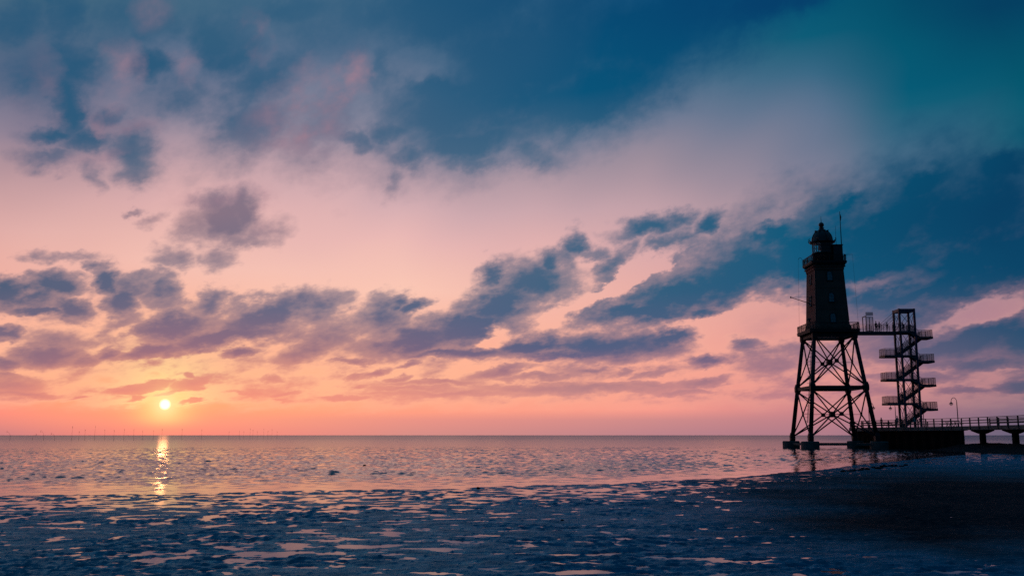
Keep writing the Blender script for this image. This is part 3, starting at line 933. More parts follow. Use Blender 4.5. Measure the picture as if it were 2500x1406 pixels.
lh = thing("lighthouse", "dark lighthouse with a domed lantern standing on four braced iron legs in the sea", "lighthouse", LH, TURN)
for k in range(4):
    leg = MB()
    leg.path([corner(k, 0.9), corner(k, 19.2)], [0.36, 0.30], 10)
    lo = leg.build("leg", M["iron"], lh, True)
    for z, w in ((10.0, 0.85), (18.7, 0.85), (1.75, 0.8)):
        p = corner(k, z)
        j = MB()
        j.add([(p.x + sx * w * 0.5 * q, p.y + sy * w * 0.5 * q, z + dz) for dz, q in ((-0.9, 0.62), (-0.35, 1), (0.35, 1), (0.9, 0.62))
               for sx, sy in ((-1, -1), (1, -1), (1, 1), (-1, 1))],
              [(0, 3, 2, 1), (12, 13, 14, 15)] + [(4 * i + a, 4 * i + (a + 1) % 4, 4 * i + 4 + (a + 1) % 4, 4 * i + 4 + a) for i in range(3) for a in range(4)])
        j.build("joint", M["iron"], lo)
for zlo, zhi in ((1.9, 9.6), (10.4, 18.6)):
    zc = (zlo + zhi) / 2 - 0.1
    centre = Vector((0, 0, zc))
    for k in range(4):
        mid = (corner(k, zc) + corner(k + 1, zc)) / 2
        for c in (k, k + 1):
            for z in (zlo, zhi):
                MB().tube(corner(c, z), mid, 0.115, None, 6).build("brace", M["iron"], lh)
        d = (corner(k + 1, zc) - corner(k, zc)).normalized()
        MB().beam(mid - d * 0.34, mid + d * 0.34, 0.16, 0.66).build("gusset_plate", M["iron"], lh)
        MB().tube(mid, centre, 0.035, None, 5).build("tie_rod", M["iron"], lh)
        for z in (zlo, zhi):
            MB().tube(corner(k, z), centre, 0.115, None, 6).build("brace", M["iron"], lh)
    hub = MB()
    hub.box(centre, (0.82, 0.82, 0.95))
    hub.build("brace_hub", M["iron"], lh)
for k in range(4):
    a, b = corner(k, 10.0), corner(k + 1, 10.0)
    MB().beam(a, b, 0.4, 0.55).build("ring_beam", M["iron"], lh)
    a, b = corner(k, 18.75), corner(k + 1, 18.75)
    MB().beam(a, b, 0.45, 0.6).build("ring_beam", M["iron"], lh)

# footings: a drum of concrete under each leg, joined by low beams
for k in range(4):
    p = corner(k, 0.0)
    f = MB()
    f.lathe([(1.46, -0.8), (1.46, 1.08), (1.34, 1.22)], 18, (p.x, p.y))
    f.build("footing", M["concrete"], lh)
for a, b in ((0, 1), (1, 2), (2, 3), (3, 0)):
    p, q = corner(a, 0.72), corner(b, 0.72)
    d = (q - p).normalized()
    MB().beam(p + d * 1.3, q - d * 1.3, 0.45, 0.34).build("footing_beam", M["concrete"], lh)

# ladder from the gallery down the west side
lad = MB()
l0, l1 = Vector((-leg_half(4) + 0.6, -1.0, 4.2)), Vector((-leg_half(18.6) + 0.45, -1.0, 19.3))
for s_ in (-0.25, 0.25):
    lad.tube(l0 + Vector((0, s_, 0)), l1 + Vector((0, s_, 0)), 0.04, None, 5)
for i in range(48):
    p = l0.lerp(l1, (i + 0.5) / 48)
    lad.tube(p + Vector((0, -0.25, 0)), p + Vector((0, 0.25, 0)), 0.02, None, 4)
for i in range(24):
    p = l0.lerp(l1, (i + 0.5) / 24)
    lad.path([p + Vector((0, -0.3, 0)), p + Vector((-0.45, -0.2, 0)), p + Vector((-0.45, 0.2, 0)), p + Vector((0, 0.3, 0))], 0.018, 4)
lad.build("ladder", M["iron"], lh)


def square(h, cut=0.0):
    if not cut:
        return [(h, -h), (h, h), (-h, h), (-h, -h)]
    return [(h, -h + cut), (h, h - cut), (h - cut, h), (-h + cut, h), (-h, h - cut), (-h, -h + cut), (-h + cut, -h), (h - cut, -h)]


def gallery(parent, h, z, drop, rail, step, cut, mat_, brackets):
    """A walk-round gallery: floor, brackets, top rail, posts and thin balusters."""
    fl = MB()
    fl.prism(square(h, cut), z - drop, z)
    floor = fl.build("gallery_floor", mat_, parent)
    sk = MB()
    sk.prism(square(h + 0.06, cut), z - 0.14, z + 0.06)
    sk.build("floor_edge", mat_, floor)
    pl = square(h - 0.08, cut)
    rl, bl = MB(), MB()
    for i in range(len(pl)):
        a, b = Vector((*pl[i], 0)), Vector((*pl[(i + 1) % len(pl)], 0))
        L = (b - a).length
        for zz, w in ((z + rail, 0.07), (z + 0.12, 0.05), (z + rail * 0.86, 0.035)):
            rl.beam(a + Vector((0, 0, zz)), b + Vector((0, 0, zz)), w, w)
        for j in range(int(L / step)):
            p = a.lerp(b, (j + 0.5) / max(1, int(L / step)))
            bl.beam(p + Vector((0, 0, z + 0.1)), p + Vector((0, 0, z + rail)), 0.028, 0.028)
        np_ = max(1, int(L / 2.0))
        for j in range(np_):
            p = a.lerp(b, j / np_)
            MB().beam(p + Vector((0, 0, z)), p + Vector((0, 0, z + rail + 0.05)), 0.09, 0.09).build("railing_post", mat_, parent)
    rl.build("handrail", mat_, parent)
    stuff(bl.build("balusters", mat_, parent))
    if brackets:
        n = 7
        for i, (sx, sy) in enumerate(((1, 0), (-1, 0), (0, 1), (0, -1))):
            for j in range(n):
                t = (-1 + 2 * (j + 0.5) / n) * (h - 0.4)
                o = Vector((sx * h if sx else t, sy * h if sy else t, z - drop))
                q = Vector((sx * brackets if sx else t, sy * brackets if sy else t, z - drop - 0.55))
                p = Vector((sx * brackets if sx else t, sy * brackets if sy else t, z - drop))
                side = Vector((0, 0.06, 0)) if sx else Vector((0.06, 0, 0))
                tri = [o - side, p - side, q - side, o + side, p + side, q + side]
                MB().add(tri, [(0, 1, 2), (5, 4, 3), (0, 3, 4, 1), (1, 4, 5, 2), (2, 5, 3, 0)]).build("gallery_bracket", mat_, parent)


gallery(lh, 4.15, ZD, 0.42, 1.2, 0.17, 0.4, M["iron"], 3.0)
under = MB()
under.prism(square(3.0, 0.3), ZD - 1.0, ZD - 0.42)
under.build("floor_girder", M["steel"], lh)

# the house: a tapering shaft of riveted plates with chamfered corners
ZT = 30.6


def shaft_half(z):
    return 2.88 + (2.40 - 2.88) * (z - ZD) / (ZT - ZD)


sh = MB()
levels = [(ZD, 3.12), (ZD + 0.5, 3.08), (ZD + 1.0, 2.92), (ZD + 1.6, shaft_half(ZD + 1.6)), (ZT - 0.7, shaft_half(ZT - 0.7)), (ZT - 0.65, 2.54), (ZT - 0.2, 2.58), (ZT - 0.15, 2.74), (ZT, 2.78)]
vs, fs = [], []
for z, h in levels:
    vs += [(x, y, z) for x, y in square(h, 0.22)]
for i in range(len(levels) - 1):
    for q in range(8):
        fs.append((8 * i + q, 8 * i + (q + 1) % 8, 8 * i + 8 + (q + 1) % 8, 8 * i + 8 + q))
fs += [tuple(range(7, -1, -1)), tuple(8 * (len(levels) - 1) + q for q in range(8))]
sh.add(vs, fs)
shaft = sh.build("shaft", M["tower"], lh)
for z in (23.2, 26.9):
    s2 = MB()
    h = shaft_half(z) + 0.035
    s2.prism(square(h, 0.23), z - 0.09, z + 0.09)
    s2.build("plate_seam", M["tower"], shaft)
for cx_, cy_ in CORN:
    e = MB()
    e.path([(cx_ * (shaft_half(z) - 0.10), cy_ * (shaft_half(z) - 0.10), z) for z in (ZD + 1.6, ZT - 0.7)], [0.13, 0.13], 6)
    e.build("corner_strip", M["trim"], shaft)


def wall_point(side, t, z, out=0.0):
    h = shaft_half(z) + out
    return {"front": Vector((t, -h, z)), "west": Vector((-h, -t, z)), "back": Vector((-t, h, z)), "east": Vector((h, t, z))}[side]


def arched_window(side, t, z, w, hgt):
    """Arched sash window: reveal frame, pane, glazing bars."""
    n = 8
    outl = [(-w / 2, -hgt / 2), (w / 2, -hgt / 2), (w / 2, hgt / 2 - w / 2)]
    outl += [(w / 2 * math.cos(math.pi * i / n), hgt / 2 - w / 2 + w / 2 * math.sin(math.pi * i / n)) for i in range(1, n)]
    outl += [(-w / 2, hgt / 2 - w / 2)]
    c = len(outl)
    pn = MB()
    pn.add([wall_point(side, t + x, z + y, 0.03) for x, y in outl] + [wall_point(side, t + x, z + y, -0.1) for x, y in outl],
           [tuple(range(c)), tuple(range(2 * c - 1, c - 1, -1))] + [(i, (i + 1) % c, c + (i + 1) % c, c + i) for i in range(c)])
    win = pn.build("window", M["pane"], lh)
    fr = MB()
    for i in range(c):
        a, b = outl[i], outl[(i + 1) % c]
        fr.beam(wall_point(side, t + a[0] * 1.08, z + a[1] * 1.05, 0.06), wall_point(side, t + b[0] * 1.08, z + b[1] * 1.05, 0.06), 0.12, 0.12)
    fr.build("window_frame", M["trim"], win)
    gb = MB()
    gb.beam(wall_point(side, t, z - hgt / 2, 0.05), wall_point(side, t, z + hgt / 2, 0.05), 0.06, 0.05)
    for q in (-0.2, 0.18):
        gb.beam(wall_point(side, t - w / 2, z + hgt * q, 0.05), wall_point(side, t + w / 2, z + hgt * q, 0.05), 0.05, 0.05)
    gb.build("glazing_bar", M["frame"], win)
    sl = MB()
    sl.beam(wall_point(side, t - w / 2 - 0.12, z - hgt / 2 - 0.07, 0.09), wall_point(side, t + w / 2 + 0.12, z - hgt / 2 - 0.07, 0.09), 0.2, 0.1)
    sl.build("window_sill", M["trim"], win)


for z in (28.6, 24.9):
    arched_window("west", 0.0, z, 0.95, 1.75)
    arched_window("back", 0.2, z, 0.95, 1.6)
for t, z in ((0.0, 28.9), (0.05, 25.2), (0.1, 21.7)):
    arched_window("front", t, z, 0.9, 1.55)

# little iron balconies with rails on the east side
for z in (27.0, 24.4):
    b = MB()
    h = shaft_half(z)
    b.box((h + 0.22, -0.4, z), (0.44, 1.3, 0.06))
    for y in (-1.0, -0.55, -0.1, 0.2):
        b.beam((h + 0.42, y, z), (h + 0.42, y, z + 1.05), 0.04, 0.04)
    for zz in (0.55, 1.05):
        b.beam((h + 0.42, -1.05, z + zz), (h + 0.42, 0.25, z + zz), 0.05, 0.05)
        b.beam((h, -1.05, z + zz), (h + 0.42, -1.05, z + zz), 0.04, 0.04)
    b.beam((h, -0.4, z - 0.5), (h + 0.4, -0.4, z), 0.05, 0.05)
    b.build("side_balcony", M["iron"], lh)

# cargo jib on the near-west corner
jb = MB()
h = shaft_half(24.0)
base_ = Vector((-h - 0.02, -h + 0.4, 23.9))
tip = base_ + Vector((-4.1, -0.5, 1.25))
jb.tube(base_, tip, 0.07, 0.05, 6)
jb.tube(base_ + Vector((0, 0, 1.35)), tip, 0.022, None, 5)
jb.box(tip, (0.16, 0.16, 0.3))
jb.build("cargo_jib", M["iron"], lh)

# upper gallery, watch room, lantern
gallery(lh, 2.95, 31.35, 0.32, 1.15, 0.16, 0.3, M["iron"], 2.6)
cv = MB()
cv.prism(square(2.5, 0.2), ZT, 31.05)
cv.build("cornice", M["trim"], lh)
LX, LY = -0.15, 0.1
drum = MB()
drum.lathe([(1.72, 31.35), (1.72, 33.1), (1.82, 33.12), (1.82, 33.25)], 24, (LX, LY))
drum.build("watch_room", M["trim"], lh, True)
rm = MB()
rm.prism([(1.2, -1.5), (2.78, -1.5), (2.78, 1.4), (1.2, 1.4)], 31.35, 34.35)
annex = rm.build("stair_house", M["trim"], lh)
rf = MB()
rf.prism([(1.1, -1.6), (2.86, -1.6), (2.86, 1.5), (1.1, 1.5)], 34.352, 34.5)
rf.build("stair_house_roof", M["trim"], annex)
n = 12
lan = MB()
lan.lathe([(0.62, 33.25), (0.62, 33.6), (0.95, 33.9), (1.0, 34.4), (0.8, 34.8), (0.3, 34.95)], 16, (LX + 0.35, LY))
lan.build("lens", M["trim"], lh, True)
for i in range(n):
    a0, a1 = 2 * math.pi * i / n + 0.1, 2 * math.pi * (i + 1) / n + 0.1
    p0 = Vector((LX + 1.66 * math.cos(a0), LY + 1.66 * math.sin(a0), 0))
    p1 = Vector((LX + 1.66 * math.cos(a1), LY + 1.66 * math.sin(a1), 0))
    am = (a0 + a1) / 2
    blind = math.cos(am - rad(-40)) > 0.35          # the landward panes are plated over
    pm = MB()
    pm.beam(p0 + Vector((0, 0, 33.25)), p0 + Vector((0, 0, 35.05)), 0.1, 0.1)
    pm.build("lantern_mullion", M["trim"], lh)
    g = MB()
    q0, q1 = p0.lerp(p1, 0.06), p0.lerp(p1, 0.94)
    d = (q1 - q0).normalized()
    nrm = Vector((d.y, -d.x, 0)) * 0.015
    g.add([q0 + nrm + Vector((0, 0, 33.26)), q1 + nrm + Vector((0, 0, 33.26)), q1 + nrm + Vector((0, 0, 35.04)), q0 + nrm + Vector((0, 0, 35.04)),
           q0 - nrm + Vector((0, 0, 33.26)), q1 - nrm + Vector((0, 0, 33.26)), q1 - nrm + Vector((0, 0, 35.04)), q0 - nrm + Vector((0, 0, 35.04))],
          [(0, 1, 2, 3), (7, 6, 5, 4), (0, 4, 5, 1), (1, 5, 6, 2), (2, 6, 7, 3), (3, 7, 4, 0)])
    g.build("lantern_pane", M["trim"] if blind else M["lantern"], lh)
for zr_ in (33.85, 34.45):
    rings = MB()
    for i in range(24):
        a0, a1 = 2 * math.pi * i / 24, 2 * math.pi * (i + 1) / 24
        rings.beam((LX + 1.7 * math.cos(a0), LY + 1.7 * math.sin(a0), zr_), (LX + 1.7 * math.cos(a1), LY + 1.7 * math.sin(a1), zr_), 0.05, 0.05)
    rings.build("lantern_ring", M["trim"], lh)
dm = MB()
prof = [(1.6, 35.02), (2.12, 35.06), (2.16, 35.22), (1.82, 35.3)]
prof += [(1.8 * math.cos(rad(a)), 35.35 + 2.0 * math.sin(rad(a))) for a in range(0, 76, 9)]
prof += [(0.44, 37.45), (0.36, 37.65), (0.5, 37.72), (0.36, 37.8)]
dm.lathe(prof, 24, (LX, LY))
dome = dm.build("dome", M["dome"], lh, True)
bl = MB()
bl.lathe([(0.3, 37.78)] + [(0.46 * math.sin(rad(a)), 38.25 - 0.46 * math.cos(rad(a))) for a in range(30, 171, 20)] + [(0.1, 38.72)], 16, (LX, LY))
bl.build("ball_finial", M["dome"], dome, True)
sp_ = MB()
sp_.path([(LX, LY, 38.6), (LX, LY, 39.75)], [0.07, 0.02], 6)
sp_.build("spike", M["dome"], dome)
for i in range(8):
    a = 2 * math.pi * i / 8 + 0.15
    c_, s_ = math.cos(a), math.sin(a)
    o = MB()
    o.path([(LX + r * c_, LY + r * s_, z) for r, z in ((2.0, 35.2), (2.3, 35.3), (2.42, 35.55), (2.28, 35.75))], [0.09, 0.08, 0.07, 0.05], 6)
    o.build("eave_curl", M["dome"], dome)
    rb = MB()
    rb.path([(LX + 1.84 * math.cos(rad(q)) * c_, LY + 1.84 * math.cos(rad(q)) * s_, 35.36 + 2.03 * math.sin(rad(q))) for q in range(0, 76, 15)], 0.05, 5)
    rb.build("dome_rib", M["dome"], dome)
    v = MB()
    v.lathe([(0.12, 36.95), (0.12, 37.12), (0.2, 37.14), (0.16, 37.22)], 8, (LX + 1.08 * c_, LY + 1.08 * s_))
    v.build("dome_vent", M["dome"], dome)

# poles, davit and stay wires
fp = MB()
fp.path([(2.72, -1.2, 34.5), (2.72, -1.2, 40.3)], [0.085, 0.05], 8)
pole = fp.build("flagpole", M["steel"], lh)
fl = MB()
fl.path([(2.74, -1.2, 39.9), (2.82, -1.2, 39.4), (2.78, -1.2, 38.7)], [0.03, 0.13, 0.06], 6)
fl.build("furled_flag", M["sunset_red"], pole)
an = MB()
an.path([(1.9, -1.0, 34.5), (1.9, -1.0, 37.9)], [0.035, 0.02], 5)
an.build("radio_antenna", M["steel"], lh)
yd = MB()
yd.tube((2.95, -2.6, 32.5), (4.0, -2.6, 32.52), 0.035, 0.025, 5)
yd.build("signal_yard", M["steel"], lh)
dv = MB()
dv.path([(-2.95, 2.6, 31.4), (-3.0, 2.62, 32.6), (-3.2, 2.65, 32.95), (-3.5, 2.7, 32.9), (-3.65, 2.75, 32.6)], 0.035, 5)
dv.build("davit", M["steel"], lh)
for a, b in (((-3.65, 2.75, 32.6), (-3.95, 3.0, 20.7)), ((4.0, -2.6, 32.5), (4.05, -3.4, 20.7))):
    MB().tube(a, b, 0.014, None, 4).build("stay_wire", M["rope"], lh)
vt = MB()
vt.lathe([(0.16, ZD), (0.16, ZD + 1.75), (0.42, ZD + 1.8), (0.38, ZD + 1.95), (0.1, ZD + 2.08)], 10, (-3.75, -2.2))
vt.build("vent_cowl", M["trim"], lh)


# ------------------------------------------------------------------ footbridge and stair tower (same axes as the lighthouse)
ST_U, CH = 13.05, 1.25                  # stair tower centre along the bridge, half distance between its columns
ZBASE = 3.5
br = thing("footbridge", "slim steel footbridge between the lighthouse gallery and the stair tower", "footbridge", LH, TURN)
dk = MB()
dk.box(((4.2 + ST_U - 1.6) / 2, 0, ZD - 0.14), (ST_U - 1.6 - 4.2, 1.7, 0.1))
dk.build("deck", M["steel"], br)
for y in (-0.9, 0.9):
    MB().beam((4.2, y, ZD - 0.28), (ST_U - 1.45, y, ZD - 0.28), 0.14, 0.5).build("edge_girder", M["steel"], br)
    nposts = 7
    for i in range(nposts):
        x = 4.7 + (ST_U - 2.2 - 4.7) * i / (nposts - 1)
        MB().beam((x, y, ZD - 0.1), (x, y, ZD + 1.15), 0.06, 0.06).build("railing_post", M["steel"], br)
    r = MB()
    for z in (1.15, 0.75, 0.4):
        r.beam((4.25, y, ZD + z), (ST_U - 1.5, y, ZD + z), 0.05, 0.045)
    r.build("handrail", M["steel"], br)
    for x0, zz in ((7.7, 3.5), (8.4, 2.8)):
        MB().tube((x0, y, ZD), (ST_U - CH, y * 1.3, ZD + zz), 0.028, None, 5).build("stay_rod", M["steel"], br)
# doorway frame with a sign panel over it
gp = thing("gateway", "narrow steel doorway frame with a pale panel on top on the footbridge", "gateway", LH, TURN)
for x, y in ((6.3, -0.8), (6.3, 0.8)):
    MB().beam((x, y, ZD), (x, y, ZD + 2.55), 0.12, 0.12).build("post", M["stairblue"], gp)
MB().beam((6.3, -0.86, ZD + 2.58), (6.3, 0.86, ZD + 2.58), 0.14, 0.12).build("lintel", M["stairblue"], gp)
dr = MB()
dr.box((6.9, -0.83, ZD + 1.2), (1.1, 0.05, 2.3))
door = dr.build("door", M["mesh"], gp)
fr = MB()
for a, b in (((6.35, ZD + 0.04), (7.45, ZD + 0.04)), ((6.35, ZD + 2.4), (7.45, ZD + 2.4)), ((7.45, ZD), (7.45, ZD + 2.45)), ((6.87, ZD), (6.87, ZD + 2.45))):
    fr.beam((a[0], -0.83, a[1]), (b[0], -0.83, b[1]), 0.09, 0.09)
fr.build("door_frame", M["stairblue"], door)
MB().box((6.9, -0.83, ZD + 2.95), (1.25, 0.05, 0.62)).build("sign_panel", M["signboard"], gp)

st = thing("stair_tower", "slender blue steel stair tower with zigzag landings beside the lighthouse", "stair tower", LH, TURN)
ZTOP = 23.4
for sx, sy in CORN:
    c = MB()
    c.beam((ST_U + sx * CH, sy * CH, ZBASE), (ST_U + sx * CH, sy * CH, ZTOP), 0.31, 0.31)
    c.build("column", M["stairblue"], st)
for i in range(4):
    (ax, ay), (bx, by) = CORN[i], CORN[(i + 1) % 4]
    A, B = Vector((ST_U + ax * CH, ay * CH, 0)), Vector((ST_U + bx * CH, by * CH, 0))
    d = (B - A).normalized()
    MB().beam(A + d * 0.19 + Vector((0, 0, ZTOP - 0.28)), B - d * 0.19 + Vector((0, 0, ZTOP - 0.28)), 0.22, 0.5).build("top_beam", M["stairblue"], st)
    for z0 in (3.6, 7.55, 11.55, 15.55, 19.6):
        z1 = min(z0 + 4.0, ZTOP - 0.5)
        for p, q in ((A, B), (B, A)):
            MB().tube(p + Vector((0, 0, z0 + 0.1)), q + Vector((0, 0, z1 - 0.1)), 0.04, None, 5).build("brace_rod", M["stairblue"], st)
        if z0 < 19:
            MB().beam(A + Vector((0, 0, z1 - 0.15)), B + Vector((0, 0, z1 - 0.15)), 0.16, 0.22).build("cross_beam", M["stairblue"], st)


def railing(parent, pts, hgt=1.1, panel=True):
    """Posts, top rail and a thin infill along a line of floor points."""
    r, pn = MB(), MB()
    for a, b in zip(pts[:-1], pts[1:]):
        a, b = Vector(a), Vector(b)
        r.beam(a + Vector((0, 0, hgt)), b + Vector((0, 0, hgt)), 0.06, 0.05)
        r.beam(a + Vector((0, 0, 0.1)), b + Vector((0, 0, 0.1)), 0.04, 0.04)
        L = (b - a).length
        for j in range(max(1, int(L / 0.85)) + 1):
            p = a.lerp(b, j / max(1, int(L / 0.85)))
            r.beam(p, p + Vector((0, 0, hgt)), 0.045, 0.045)
        if panel:
            nrm = Vector(((b - a).y, -(b - a).x, 0)).normalized() * 0.008
            u = Vector((0, 0, 1))
            c = [a + u * 0.12, b + u * 0.12, b + u * (hgt - 0.05), a + u * (hgt - 0.05)]
            pn.add([p + nrm for p in c] + [p - nrm for p in c], [(0, 1, 2, 3), (7, 6, 5, 4), (0, 4, 5, 1), (1, 5, 6, 2), (2, 6, 7, 3), (3, 7, 4, 0)])
    o = r.build("railing", M["stairblue"], parent)
    if panel:
        pn.build("infill_panel", M["mesh"], parent)
    return o


def slab(name, poly, z, parent):
    s_ = MB()
    s_.prism([(ST_U + x, y) for x, y in poly], z - 0.08, z)
    o = s_.build(name, M["steel"], parent)
    e = MB()
    for i in range(len(poly)):
        a, b = poly[i], poly[(i + 1) % len(poly)]
        e.beam((ST_U + a[0], a[1], z - 0.22), (ST_U + b[0], b[1], z - 0.22), 0.08, 0.32)
    e.build("landing_edge", M["steel"], o)
    return o


def flight(u0, z0, u1, z1, v0, v1):
    """A straight flight of open treads between two stringers."""
    n_ = max(3, int(round(abs(z1 - z0) / 0.2)))
    sg = MB()
    for v in (v0, v1):
        sg.beam((ST_U + u0, v, z0 - 0.14), (ST_U + u1, v, z1 - 0.14), 0.06, 0.40)
    o = sg.build("flight", M["steel"], st)
    tr = MB()
    for i in range(n_):
        t = (i + 0.5) / n_
        tr.box((ST_U + u0 + (u1 - u0) * t, (v0 + v1) / 2, z0 + (z1 - z0) * t), (0.27, abs(v1 - v0) - 0.07, 0.04))
    stuff(tr.build("treads", M["steel"], o))
    for v in (v0, v1):
        railing(o, [(ST_U + u0, v, z0), (ST_U + u1, v, z1)])
    return o


# levels: each left landing, then a short front flight down to the right landing, then a long back flight down to the next left landing
for i, zl in enumerate((ZD, 15.55, 11.55, 7.55)):
    if i == 0:
        pl = [(-1.55, -1.55), (0.3, -1.55), (0.3, 0.0), (1.5, 0.0), (1.5, 1.55), (-1.55, 1.55)]
        o = slab("landing", pl, zl, st)
        railing(o, [(ST_U + 0.3, -0.02, zl), (ST_U + 1.45, -0.02, zl), (ST_U + 1.45, 1.5, zl), (ST_U - 1.5, 1.5, zl)])
        railing(o, [(ST_U - 1.5, -1.5, zl), (ST_U + 0.25, -1.5, zl)])
    else:
        pl = [(-4.1, -1.35), (0.3, -1.35), (0.3, -0.05), (-1.5, -0.05), (-1.5, 1.35), (-4.1, 1.35)]
        o = slab("landing", pl, zl, st)
        railing(o, [(ST_U + 0.2, -1.3, zl), (ST_U - 4.05, -1.3, zl), (ST_U - 4.05, 1.3, zl), (ST_U - 1.55, 1.3, zl)])
        for j in range(4):
            bx = MB()
            bx.box((ST_U - 3.7 + j * 0.62, -1.40, zl - 0.2), (0.3, 0.04, 0.12))
            bx.build("landing_bracket", M["frame"], o)
    zr = zl - 0.95
    flight(0.3, zl, 1.7, zr, -1.3, -0.1)
    o = slab("landing", [(1.7, -1.35), (4.1, -1.35), (4.1, 1.35), (2.9, 1.35), (2.9, -0.02), (1.7, -0.02)], zr, st)
    railing(o, [(ST_U + 1.7, -1.3, zr), (ST_U + 4.05, -1.3, zr), (ST_U + 4.05, 1.3, zr), (ST_U + 2.95, 1.3, zr)])
    zn = (ZD, 15.55, 11.55, 7.55, 3.6)[i + 1]
    flight(2.9, zr, -1.45 if i < 3 else -1.2, zn if i < 3 else ZBASE + 0.1, 0.1, 1.3)


# ------------------------------------------------------------------ platform and pier
pier = thing("pier", "low concrete pier with a railed platform on black piling below the stair tower", "pier", (0, 0, 0))
DECK = 3.5
PLAT = [(61.2, 166.0), (66.0, 140.0), (67.0, 140.0), (72.6, 153.0), (78.0, 165.0), (78.0, 173.0), (61.2, 173.0)]
WALL = [(62.0, 165.6), (66.4, 140.6), (66.7, 140.6), (72.2, 153.2), (77.6, 165.2), (77.6, 172.5), (62.0, 172.5)]
m = MB()
m.prism(PLAT, DECK - 0.6, DECK)
m.build("platform_deck", M["deckside"], pier)
# sheet piling: a corrugated wall all round
cor = []
for i in range(len(WALL)):
    a, b = Vector((*WALL[i], 0)), Vector((*WALL[(i + 1) % len(WALL)], 0))
    L = (b - a).length
    nrm = Vector((-(b - a).y, (b - a).x, 0)).normalized()
    n = max(2, int(L / 0.6))
    for j in range(n):
        p = a.lerp(b, j / n) + nrm * (0.18 if j % 4 < 2 else -0.05)
        cor.append((p.x, p.y))
m = MB()
m.prism(cor, -1.2, DECK - 0.6)
m.build("sheet_piling", M["piling"], pier)
EDGE = [(66.0, 139.9), (64.2, 118.0), (61.7, 90.0), (58.9, 60.0)]
WID = 4.2
for i in range(3):
    (x0, y0), (x1, y1) = EDGE[i], EDGE[i + 1]
    m = MB()
    m.add([(x0, y0 - 0.01 * i, DECK - 0.55), (x0 + WID, y0 - 0.01 * i, DECK - 0.55), (x1 + WID, y1, DECK - 0.55), (x1, y1, DECK - 0.55),
           (x0, y0 - 0.01 * i, DECK), (x0 + WID, y0 - 0.01 * i, DECK), (x1 + WID, y1, DECK), (x1, y1, DECK)],
          [(0, 1, 2, 3), (7, 6, 5, 4), (0, 4, 5, 1), (1, 5, 6, 2), (2, 6, 7, 3), (3, 7, 4, 0)])
    m.build("pier_deck", M["deckside"], pier)


def edge_at(y):
    ys = [p[1] for p in EDGE][::-1]
    xs = [p[0] for p in EDGE][::-1]
    return float(np.interp(y, ys, xs))


for y in (136.0, 125.5, 115.0, 104.5, 94.0):
    x = edge_at(y) + 0.15
    m = MB()
    m.box((x + 1.3, y, (DECK - 0.56 - 0.5) / 2), (0.6, 0.75, DECK - 0.56 + 0.5))
    col = m.build("pier_column", M["piling"], pier)
    h = MB()
    prof = [(-0.38, DECK - 1.1), (0.38, DECK - 1.1), (2.6, DECK - 0.68), (2.6, DECK - 0.56), (-2.6, DECK - 0.56), (-2.6, DECK - 0.68)]
    vs = [(x - 0.02 + dx_, y + a, z) for dx_ in (0.9, 1.75) for a, z in prof]
    n = len(prof)
    h.add(vs, [tuple(range(n)), tuple(range(2 * n - 1, n - 1, -1))] + [(i, (i + 1) % n, n + (i + 1) % n, n + i) for i in range(n)])
    h.build("column_head", M["piling"], col)


def pier_rail(pts, step, material, inset=0.0):
    for a, b in zip(pts[:-1], pts[1:]):
        a, b = Vector((*a, DECK)), Vector((*b, DECK))
        L = (b - a).length
        n_ = max(1, int(round(L / step)))
        d = (b - a).normalized()
        for j in range(n_):
            p = a.lerp(b, j / n_)
            MB().beam(p + Vector((0, 0, -0.45)), p + Vector((0, 0, 1.12)), 0.16, 0.14, tuple(d)).build("railing_post", material, pier)
            q = a.lerp(b, (j + 1) / n_)
            o = Vector((d.y, -d.x, 0)) * 0.0
            for z, w, hgt in ((1.16, 0.2, 0.07), (0.78, 0.05, 0.12), (0.42, 0.05, 0.12)):
                MB().beam(p + d * 0.075 + o + Vector((0, 0, z)) if z < 1.1 else p + o + Vector((0, 0, z)),
                          q - d * 0.075 + o + Vector((0, 0, z)) if z < 1.1 else q + o + Vector((0, 0, z)), w, hgt).build("rail", material, pier)


pier_rail([(61.15, 166.4), (65.95, 140.2)], 2.1, M["timber"])
pier_rail([(65.95, 139.6), (64.15, 118.0), (61.9, 92.0)], 2.9, M["timber"])
pier_rail([(61.4, 172.8), (77.8, 172.8)], 2.4, M["timber"])
pier_rail([(70.1, 139.6), (68.3, 118.0), (66.0, 92.0)], 2.9, M["timber"])


# ------------------------------------------------------------------ lamps on the pier
def lamp(x, y, ang, label):
    t = thing("street_lamp", label, "lamp", (x, y, DECK), ang, "lamps on the pier")
    p = MB()
    p.path([(0, 0, 0), (0, 0, 0.5), (0, 0, 0.52), (0, 0, 3.6)], [0.12, 0.12, 0.075, 0.055], 8)
    p.build("post", M["lamp"], t, True)
    k = MB()
    k.path([(0.42 - 0.42 * math.cos(rad(a)), 0, 3.6 + 0.62 * math.sin(rad(a))) for a in range(0, 181, 20)], 0.04, 6)
    k.build("bracket", M["lamp"], t, True)
    hd = MB()
    hd.lathe([(0.05, 3.62), (0.1, 3.5), (0.3, 3.36), (0.31, 3.3)], 14, (0.84, 0))
    hd.build("lamp_shade", M["lamp"], t, True)
    g = MB()
    g.lathe([(0.22, 3.29)] + [(0.24 * math.cos(rad(a)), 3.26 - 0.24 * math.sin(rad(a))) for a in range(0, 90, 15)], 14, (0.84, 0))
    g.build("globe", M["globe"], t, True)
    return t


